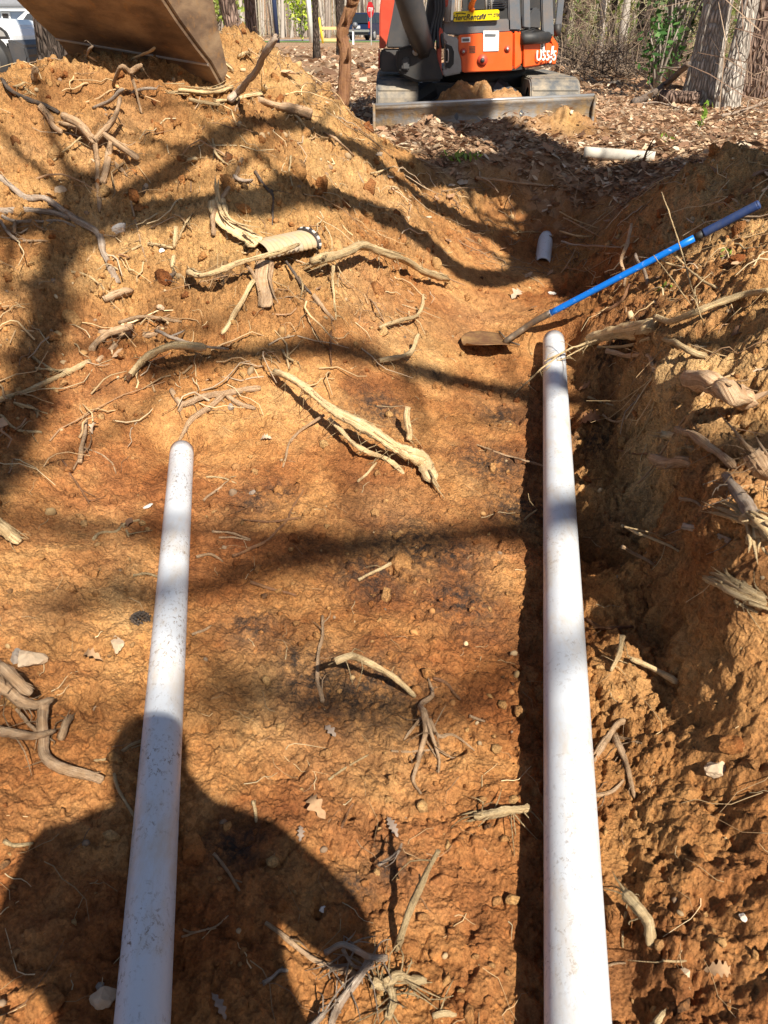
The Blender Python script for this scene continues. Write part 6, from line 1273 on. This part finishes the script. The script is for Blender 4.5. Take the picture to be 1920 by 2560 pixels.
# fallen wood on the litter
a = hit(1424 * DS, 209 * DS, .07); b = hit(1487 * DS, 213 * DS, .07); mb = MB(); e = empty('log', a); mb.tube(catmull([a, b, b + (b - a) * .4], 10), .085, 20, .06); put(mb.build('bark', M['bark_pine'], None, True), e)
mb = MB(); mb.cyl(a - (b - a) * .012, a + (b - a) * .01, .078, 20); put(mb.build('cut_face', M['pale'], None), e); tag(e, 'short sawn log lying against the twin trees', 'log')
def loose_branch(name, pts, r0, r1, mat, label, cat='branch', n=18, tw=4, seed=1):
    P = np.array([hit(p[0] * DS, p[1] * DS, p[2]) for p in pts]); q = catmull(P, n); mb = MB(); R = np.linspace(r0, r1, n); mb.tube(q, R, 9, .1); twigs(mb, q, R, tw, np.random.default_rng(seed), (.15, .45)); tag(mb.build(name, M[mat], None, True), label, cat)
loose_branch('fallen_branch', [(1370, 222, .03), (1405, 205, .06), (1440, 180, .18), (1487, 138, .45)], .05, .035, 'darkroot', 'charred dark branch leaning against the twin trees', seed=4)
loose_branch('fallen_branch', [(1380, 226, .02), (1420, 222, .05), (1470, 235, .02)], .018, .008, 'greyroot', 'thin curved branch in front of the sawn log', seed=5)
loose_branch('fallen_branch', [(1560, 250, .04), (1600, 240, .05), (1680, 212, .05)], .016, .012, 'greyroot', 'straight grey stick on the leaves before the twin trees', seed=6)
loose_branch('fallen_branch', [(1403, 128, .02), (1440, 122, .03), (1482, 118, .02)], .02, .012, 'darkroot', 'dark twig pile on the ground behind the cedar bush', seed=7)
loose_branch('dead_stem', [(1390, 348, .02), (1398, 325, .12), (1412, 300, .25)], .010, .004, 'redroot', 'dead red stem rising from the far bank crest', 'stem', tw=2)
def sprig(dx, dy, h, label, seed, n=26, col=((.22, .38, .05), (.30, .42, .08)), w=.06, ls=.035):
    p = hit(dx * DS, dy * DS); rs = np.random.default_rng(seed); e = empty('green_sprig', p); mb = MB(); q = p + np.array([.02, 0, h]); mb.tube([p, q], [.005, .002], 5); put(mb.build('stem', M['greyroot']), e); V, C = [], []
    for i in range(n):
        c = p + (q - p) * rs.uniform(.25, 1) + rs.normal(size=3) * [w * .4, w * .4, .01]; a = rs.normal(size=3); a[2] = abs(a[2]) + .4; a /= np.linalg.norm(a); b = np.cross(a, rs.normal(size=3)); b /= np.linalg.norm(b); s = ls * rs.uniform(.6, 1.2)
        V += [c - a * s, c + b * s * .4, c + a * s, c - b * s * .4]; k = np.array(col[rs.integers(len(col))]) * rs.uniform(.7, 1.2); C += [(*k, 1)] * 4
    put(big_mesh('leaves', np.array(V), np.arange(len(V)).reshape(-1, 4), M['green'], False, np.array(C)), e); tag(e, label, 'plant')
sprig(1510, 285, .24, 'bright green seedling in leaves before the twin trees', 1)
sprig(1430, 308, .06, 'tiny green weed among leaves right of the grey pipe', 2, 10)
sprig(998, 345, .05, 'tuft of grass on the near side of the blade', 3, 40, w=.16)
sprig(1165, 198, .22, 'pale green weed growing from the soil on the blade', 4, 40, col=((.30, .38, .12), (.42, .46, .22)), w=.10)
sprig(1432, 630, .04, 'small green leaves sprouting under the blue handle', 5, 14, w=.05, ls=.018)
sprig(1560, 560, .03, 'few green leaves on the root tangle of the bank', 6, 8, w=.05, ls=.018)

# ------------------------------------------------------------------ street, house and vehicles in the distance
def sheet(name, x0, x1, y0, y1, z, mat, kind='structure', rot=0):
    o = mesh_obj(name, [(x0, y0, z), (x1, y0, z), (x1, y1, z), (x0, y1, z)], [(0, 1, 2, 3)], mat); tag(o, kind=kind); return o
sheet('road', -120, 120, 66, 74, G + .012, M['asphalt']); sheet('road_verge', -120, 60, 60, 65.6, G + .008, M['grass']); sheet('driveway', -40, -12, 30, 65.5, G + .016, M['asphalt'])
sheet('lawn', -60, -10.5, 46, 64, G + .004, M['grass'])
def wheel(e, c, r, w, side):
    c = np.array(c, float); mb = MB(); mb.tube([c + [0, -w / 2, 0], c + [0, -w * .4, 0], c + [0, w * .4, 0], c + [0, w / 2, 0]], [r * .93, r, r, r * .93], 28); t = mb.build('wheel', M['black'], e, True)
    mb = MB(); mb.tube([c + [0, side * w * .42, 0], c + [0, side * (w * .5 + .012), 0]], [r * .66, r * .60], 20); rm = mb.build('rim', M['steel'], t, True)
def vehicle(name, label, loc, rz, L, Wd, body, cabin, mat, glass, rear=None, cat='car', wr=.36, wx=None, wheels=True):
    """Side outlines (x forward, z up); built at the origin and then turned into place."""
    e = empty(name, (0, 0, 0)); tag(e, label, cat); w = Wd / 2
    MB().prism([(x, -w, z) for x, z in body], [(x, w, z) for x, z in body]).build('body', mat, e, False, .05)
    w2 = w * .86
    if cabin:
        n = len(cabin); f = [(x, -w * (.96 if z < cabin[0][1] + .1 else .80), z) for x, z in cabin]; b = [(x, -y, z) for x, y, z in f]; MB().prism(f, b).build('cabin', mat, e, False, .04)
    for s in (-1, 1):
        for g in glass: MB().prism([(x, s * (w * (.955 if z < cabin[0][1] + .18 else .82) + .008), z) for x, z in g], [(x, s * (w * (.955 if z < cabin[0][1] + .18 else .82) - .03), z) for x, z in g]).build('side_window', M['glass'], e)
    if wheels:
        for x in (wx or (L * .31, -L * .31)):
            for s in (-1, 1): wheel(e, (x, s * (w - .10), wr), wr, .22, s)
    if rear: rear(e, w)
    bpy.context.view_layer.update(); e.rotation_euler = (0, 0, rz); e.location = loc; return e
SUVB = [(-2.3, .35), (2.2, .35), (2.3, .6), (2.25, .95), (1.1, 1.05), (-2.25, 1.08), (-2.35, .7)]; SUVC = [(-2.22, 1.04), (1.15, 1.04), (.55, 1.72), (-.2, 1.80), (-1.95, 1.76)]
SUVG = [[(-2.0, 1.12), (-1.2, 1.12), (-1.2, 1.66), (-1.85, 1.64)], [(-1.1, 1.12), (-.2, 1.12), (-.2, 1.68), (-1.1, 1.67)], [(-.1, 1.12), (.95, 1.12), (.5, 1.62), (-.1, 1.68)]]
def suv_rear(e, w):
    MB().prism([(-2.30, -w * .78, 1.12), (-2.30, w * .78, 1.12), (-2.06, w * .68, 1.68), (-2.06, -w * .68, 1.68)], [(-2.2, -w * .78, 1.12), (-2.2, w * .78, 1.12), (-1.96, w * .68, 1.68), (-1.96, -w * .68, 1.68)]).build('rear_window', M['glass'], e)
    for s in (-1, 1): MB().box((-2.31, s * w * .9, 1.0), (.06, .12, .42)).build('tail_lamp', M['redlamp'], e)
    MB().box((-2.37, 0, .62), (.10, w * 1.9, .16)).build('bumper', M['steel'], e, False, .02); MB().box((-2.36, 0, .86), (.03, .34, .17)).build('number_plate', M['white'], e); MB().box((-2.3, 0, .42), (.08, w * 1.6, .14)).build('hitch_skirt', M['black'], e)
p = gpt(800, 70); vehicle('parked_suv', 'dark blue SUV parked on the road beyond the excavator', (p[0], p[1], G + .01), math.radians(68), 4.7, 1.95, SUVB, SUVC, M['carblue'], SUVG, suv_rear, 'car', .38)
p = gpt(103, 46); vehicle('parked_suv', 'silver SUV parked in front of the blue house', (p[0] + 1.0, p[1], G + .02), math.radians(205), 4.7, 1.9, SUVB, SUVC, M['carsilver'], SUVG, suv_rear, 'car', .36)
CARB = [(-2.2, .3), (2.2, .3), (2.25, .6), (1.6, .86), (.8, .92), (-1.4, .95), (-2.2, .95), (-2.28, .6)]; CARC = [(-1.5, .92), (.95, .92), (.25, 1.38), (-.8, 1.42)]
CARG = [[(-1.1, .98), (-.3, .98), (-.3, 1.34), (-.75, 1.34)], [(-.2, .98), (.7, .98), (.2, 1.30), (-.2, 1.34)]]
def car_rear(e, w):
    for s in (-1, 1): MB().box((-2.25, s * w * .82, .78), (.08, .36, .2)).build('tail_lamp', M['redlamp'], e)
    MB().prism([(-1.42, -w * .7, .98), (-1.42, w * .7, .98), (-.86, w * .62, 1.38), (-.86, -w * .62, 1.38)], [(-1.3, -w * .7, .98), (-1.3, w * .7, .98), (-.76, w * .62, 1.38), (-.76, -w * .62, 1.38)]).build('rear_window', M['glass'], e)
p = gpt(66, 41); vehicle('parked_car', 'white saloon car with red tail lamp by the blue house', (p[0] + .9, p[1], G + .02), math.radians(20), 4.5, 1.8, CARB, CARC, M['carwhite'], CARG, car_rear, 'car', .32)
def truck():
    q = W(69, 120, 14.6); x1 = float(q[0]); g = float(hz(x1 - 1, 14.8)); e = empty('parked_truck', (0, 0, 0)); tag(e, 'white truck front with black bumper at the picture edge', 'truck'); y0 = 14.5; Wd = 1.95
    hood = [(x1 - 5.2, .45), (x1 - .35, .45), (x1 - .22, .58), (x1 - .24, .72), (x1 - .34, .86), (x1 - .62, .95), (x1 - 1.55, 1.0), (x1 - 2.2, 1.55), (x1 - 2.6, 1.72), (x1 - 5.2, 1.76)]
    arch = MB().prism([(x, y0, g + z) for x, z in hood], [(x, y0 + Wd, g + z) for x, z in hood]).build('body', M['carwhite'], e, False, .05)
    bp_ = [(x1 - .30, .30), (x1 - .06, .28), (x1, .42), (x1 - .02, .58), (x1 - .20, .67), (x1 - .34, .66)]
    MB().prism([(x, y0 - .04, g + z) for x, z in bp_], [(x, y0 + Wd + .04, g + z) for x, z in bp_]).build('bumper', M['charcoal'], e, False, .04)
    hl = [(x1 - .56, .68), (x1 - .27, .68), (x1 - .30, .78), (x1 - .42, .87), (x1 - .56, .89)]
    h_ = MB().prism([(x, y0 - .014, g + z) for x, z in hl], [(x, y0 + .12, g + z) for x, z in hl]).build('headlamp', M['black'], e, False, .01)
    hl2 = [(x1 - .53, .71), (x1 - .31, .71), (x1 - .33, .77), (x1 - .43, .84), (x1 - .53, .86)]
    MB().prism([(x, y0 - .02, g + z) for x, z in hl2], [(x, y0, g + z) for x, z in hl2]).build('lens', M['greysteel'], h_, False, .004)
    ar = [(x1 - .70 + math.cos(t) * .43, g + .36 + math.sin(t) * .43) for t in np.linspace(0, 2 * math.pi, 28)[:-1]]
    MB().prism([(a, y0 - .008, b) for a, b in ar], [(a, y0 + .25, b) for a, b in ar]).build('wheel_arch', M['black'], e)
    for xx in (x1 - .70, x1 - 4.2): wheel(e, (xx, y0 + .05, g + .36), .36, .24, -1); wheel(e, (xx, y0 + Wd - .12, g + .36), .36, .24, 1)
    ws = [(x1 - 1.9, 1.1), (x1 - 3.0, 1.1), (x1 - 3.0, 1.62), (x1 - 2.35, 1.62)]; MB().prism([(x, y0 - .006, g + z) for x, z in ws], [(x, y0 + .02, g + z) for x, z in ws]).build('side_window', M['glass'], e)
truck()
def house():
    Y = 58.0; e = empty('house', gpt(60, Y)); tag(e, 'blue grey sided house with white trimmed windows behind the parked cars', 'house')
    xl = W(-160, 20, Y)[0]; xr = W(300, 20, Y)[0]; zt = W(50, 23, Y)[2]; zb = G - .1
    MB().box(((xl + xr) / 2, Y + 4, (zt + zb) / 2), (xr - xl, 8, zt - zb)).build('wall', M['siding'], e)
    MB().box(((xl + xr) / 2, Y - .12, zt + .10), (xr - xl + .8, .5, .28)).build('eave', M['trim'], e, False, .02)
    MB().prism([(xl - .5, Y - .5, zt + .24), (xr + .5, Y - .5, zt + .24), (xr + .5, Y + 4, zt + 2.6), (xl - .5, Y + 4, zt + 2.6)], [(xl - .5, Y - .5, zt + .36), (xr + .5, Y - .5, zt + .36), (xr + .5, Y + 4, zt + 2.75), (xl - .5, Y + 4, zt + 2.75)]).build('roof', M['shingle'], e)
    MB().prism([(xl - .5, Y + 8.5, zt + .24), (xr + .5, Y + 8.5, zt + .24), (xr + .5, Y + 4, zt + 2.6), (xl - .5, Y + 4, zt + 2.6)], [(xl - .5, Y + 8.5, zt + .36), (xr + .5, Y + 8.5, zt + .36), (xr + .5, Y + 4, zt + 2.75), (xl - .5, Y + 4, zt + 2.75)]).build('roof', M['shingle'], e)
    for (dx, d0, d1) in ((12, 28, 62), (67, 27, 60), (-60, 28, 62), (150, 28, 62)):
        c0, c1 = W(dx, d0, Y), W(dx, d1, Y); cx = c0[0]; h = c0[2] - c1[2]; cz = .5 * (c0[2] + c1[2]); wd = .42 * (W(84, 0, Y)[0] - W(56, 0, Y)[0])
        w = MB().box((cx, Y - .05, cz), (wd * 1.7, .12, h * 1.12)).build('window', M['trim'], e)
        for k in (-1, 1): MB().box((cx, Y - .12, cz + k * h * .25), (wd * 1.1, .03, h * .42)).build('pane', M['glass'], w)
        MB().box((cx, Y - .14, cz), (wd * 1.2, .05, .07)).build('sash_rail', M['trim'], w)
house()
def post(name, dx0, dy0, dx1, dy1, y, r, mat, label, cat):
    a = gpt(dx1, y); b = W(dx0, dy0, y); b = b + (b - a) * 1.2; mb = MB(); mb.tube([a - [0, 0, .1], b], r, 12); return tag(mb.build(name, mat, None, True), label, cat)
post('lamp_post', 592, 0, 599, 84, 58, .15, M['bluepole'], 'dark blue pole behind the rear heap', 'pole')
post('utility_pole', 666, 0, 673, 86, 58, .16, M['whitepole'], 'white pole in the open ground behind the heap', 'pole')
def short_post(name, pts, y, r, mat, label, cat): 
    a = gpt(pts[0], y); b = W(pts[1], pts[2], y); mb = MB(); mb.tube([a, b], r, 10); return tag(mb.build(name, mat, None, True), label, cat)
short_post('guy_marker', (697, 689, 38), 56, .065, M['safety'], 'leaning yellow marker pole beside the timber rail', 'pole')
short_post('marker_pole', (80, 86, 38), 36, .045, M['safety'], 'thin yellow pole standing before the white saloon car', 'pole')
short_post('marker_pole', (98, 99, 68), 36, .035, M['safety'], 'short yellow pole beside the silver SUV', 'pole')
e = empty('timber_rail', gpt(715, 57)); tag(e, 'low new timber guard rail by the road', 'fence')
for dx in (697, 733): a = gpt(dx, 57); mb = MB(); mb.box((a[0], 57, G + .42), (.14, .14, .9)); mb.build('post', M['lumber'], e)
for z in (.80, .18): a, b = gpt(697, 57), gpt(733, 57); mb = MB(); mb.box((.5 * (a[0] + b[0]), 56.9, G + z), (b[0] - a[0] + .2, .05, .16)); mb.build('rail', M['lumber'], e)
def stop_sign():
    p = gpt(800, 50); c = W(800, 21, 50); e = empty('stop_sign', p); tag(e, 'red octagonal stop sign turned edgewise beside the blue SUV', 'sign'); mb = MB(); mb.box((p[0] + .05, 50.05, (p[2] + c[2]) / 2), (.06, .06, c[2] - p[2])); mb.build('post', M['greysteel'], e)
    a = math.radians(62); rt = np.array([math.cos(a), math.sin(a), 0]); nr_ = np.array([math.sin(a), -math.cos(a), 0])
    oct_ = [c + rt * math.cos(t) * .39 + np.array([0, 0, math.sin(t) * .39]) for t in np.arange(8) * math.pi / 4 + math.pi / 8]; o = MB().prism([q + nr_ * .01 for q in oct_], [q - nr_ * .01 for q in oct_]).build('plate', M['stopred'], e)
    text_obj('lettering', 'STOP', .26, frame_at(c + nr_ * .016, rt, (0, 0, 1)), M['white'], o, .002, 0, .8)
stop_sign()
p = gpt(763, 52); e = empty('mailbox', p); tag(e, 'small dark mailbox on a white post left of the blue SUV', 'mailbox'); mb = MB(); mb.box((p[0], 52, p[2] + .45), (.10, .10, .9)); mb.build('post', M['white'], e); mb = MB(); mb.tube([(p[0] + .12, 51.8, p[2] + .95), (p[0] + .12, 52.25, p[2] + .95)], .15, 12); mb.build('box', M['slate'], e, True)
p = gpt(92, 30); e = empty('storage_bin', p); tag(e, 'cream storage bin with green lid beyond the heap end', 'bin'); mb = MB(); mb.box((p[0], 30, p[2] + .22), (.60, .5, .44)); mb.build('box', M['cream'], e, False, .03); mb = MB(); mb.box((p[0], 30, p[2] + .49), (.64, .54, .10)); mb.build('lid', M['greenlid'], e, False, .02)

# ------------------------------------------------------------------ the photographer, behind the camera
def photographer():
    by = -.33; bx = .12; fz = float(hz(bx, by))
    J = {'pelvis': (bx, by - .04, 1.05), 'belly': (bx, by - .03, 1.20), 'chest': (bx, by - .02, 1.44), 'neck': (bx, by, 1.63), 'head': (bx + .005, by + .04, 1.76), 'crown': (bx + .005, by + .04, 1.86)}
    rad = {'pelvis': (.18, .14), 'belly': (.18, .135), 'chest': (.20, .14), 'neck': (.068, .068), 'head': (.098, .112), 'crown': (.090, .10)}
    ed = [('pelvis', 'belly'), ('belly', 'chest'), ('chest', 'neck'), ('neck', 'head'), ('head', 'crown')]
    for s, n in ((-1, 'a'), (1, 'b')):
        J.update({n + 'sh': (bx + s * .215, by - .01, 1.53), n + 'el': (bx + s * .31, by + .06, 1.24), n + 'wr': (bx * .4 + s * .075, by + .24, 1.37), n + 'hd': (s * .050, by + .28, 1.43), n + 'hip': (bx + s * .11, by - .04, .98), n + 'kn': (bx + s * .13, by - .01, .54), n + 'an': (bx + s * .14, by - .04, fz + .10), n + 'to': (bx + s * .16, by + .12, fz + .05)})
        rad.update({n + 'sh': (.085, .085), n + 'el': (.060, .060), n + 'wr': (.038, .034), n + 'hd': (.042, .022), n + 'hip': (.115, .115), n + 'kn': (.074, .074), n + 'an': (.052, .052), n + 'to': (.048, .042)})
        ed += [('chest', n + 'sh'), (n + 'sh', n + 'el'), (n + 'el', n + 'wr'), (n + 'wr', n + 'hd'), ('pelvis', n + 'hip'), (n + 'hip', n + 'kn'), (n + 'kn', n + 'an'), (n + 'an', n + 'to')]
        for k in range(4):
            b0 = np.array(J[n + 'hd']); nm = n + 'f%d' % k; J[nm + 'a'] = tuple(b0 + [s * .012, .022 + .004 * k, .045 - .024 * k]); J[nm + 'b'] = tuple(b0 + [-s * .035, .028, .048 - .025 * k]); rad[nm + 'a'] = (.009, .009); rad[nm + 'b'] = (.0075, .0075); ed += [(n + 'hd', nm + 'a'), (nm + 'a', nm + 'b')]
        J[n + 'th'] = tuple(np.array(J[n + 'hd']) + [-s * .03, -.012, .035]); rad[n + 'th'] = (.011, .011); ed += [(n + 'hd', n + 'th')]
    ks = list(J); me = bpy.data.meshes.new('person'); me.from_pydata([J[k] for k in ks], [(ks.index(a), ks.index(b)) for a, b in ed], [])
    o = link(bpy.data.objects.new('person', me)); o.modifiers.new('skin', 'SKIN'); sub_ = o.modifiers.new('sub', 'SUBSURF'); sub_.levels = sub_.render_levels = 2
    if not me.skin_vertices: me.skin_vertices.new()
    for i, k in enumerate(ks): v = me.skin_vertices[0].data[i]; v.radius = rad[k]; v.use_root = (k == 'pelvis')
    bpy.context.view_layer.update(); m2 = bpy.data.meshes.new_from_object(o.evaluated_get(bpy.context.evaluated_depsgraph_get())); bpy.data.objects.remove(o)
    m2.materials.clear(); m2.materials.append(M['cloth']); m2.polygons.foreach_set('use_smooth', [True] * len(m2.polygons))
    m2.name = 'person'; o = link(bpy.data.objects.new('person', m2)); tag(o, 'person in dark clothes standing in the trench, casting the shadow over the speckled pipe', 'person')
    mb = MB(); mb.box((0, -.022, 1.470), (.076, .009, .158), Matrix.Rotation(-PITCH, 3, 'X')); tag(mb.build('phone', M['black'], None, False, .004), 'phone held up in both hands of the photographer', 'phone')
photographer()
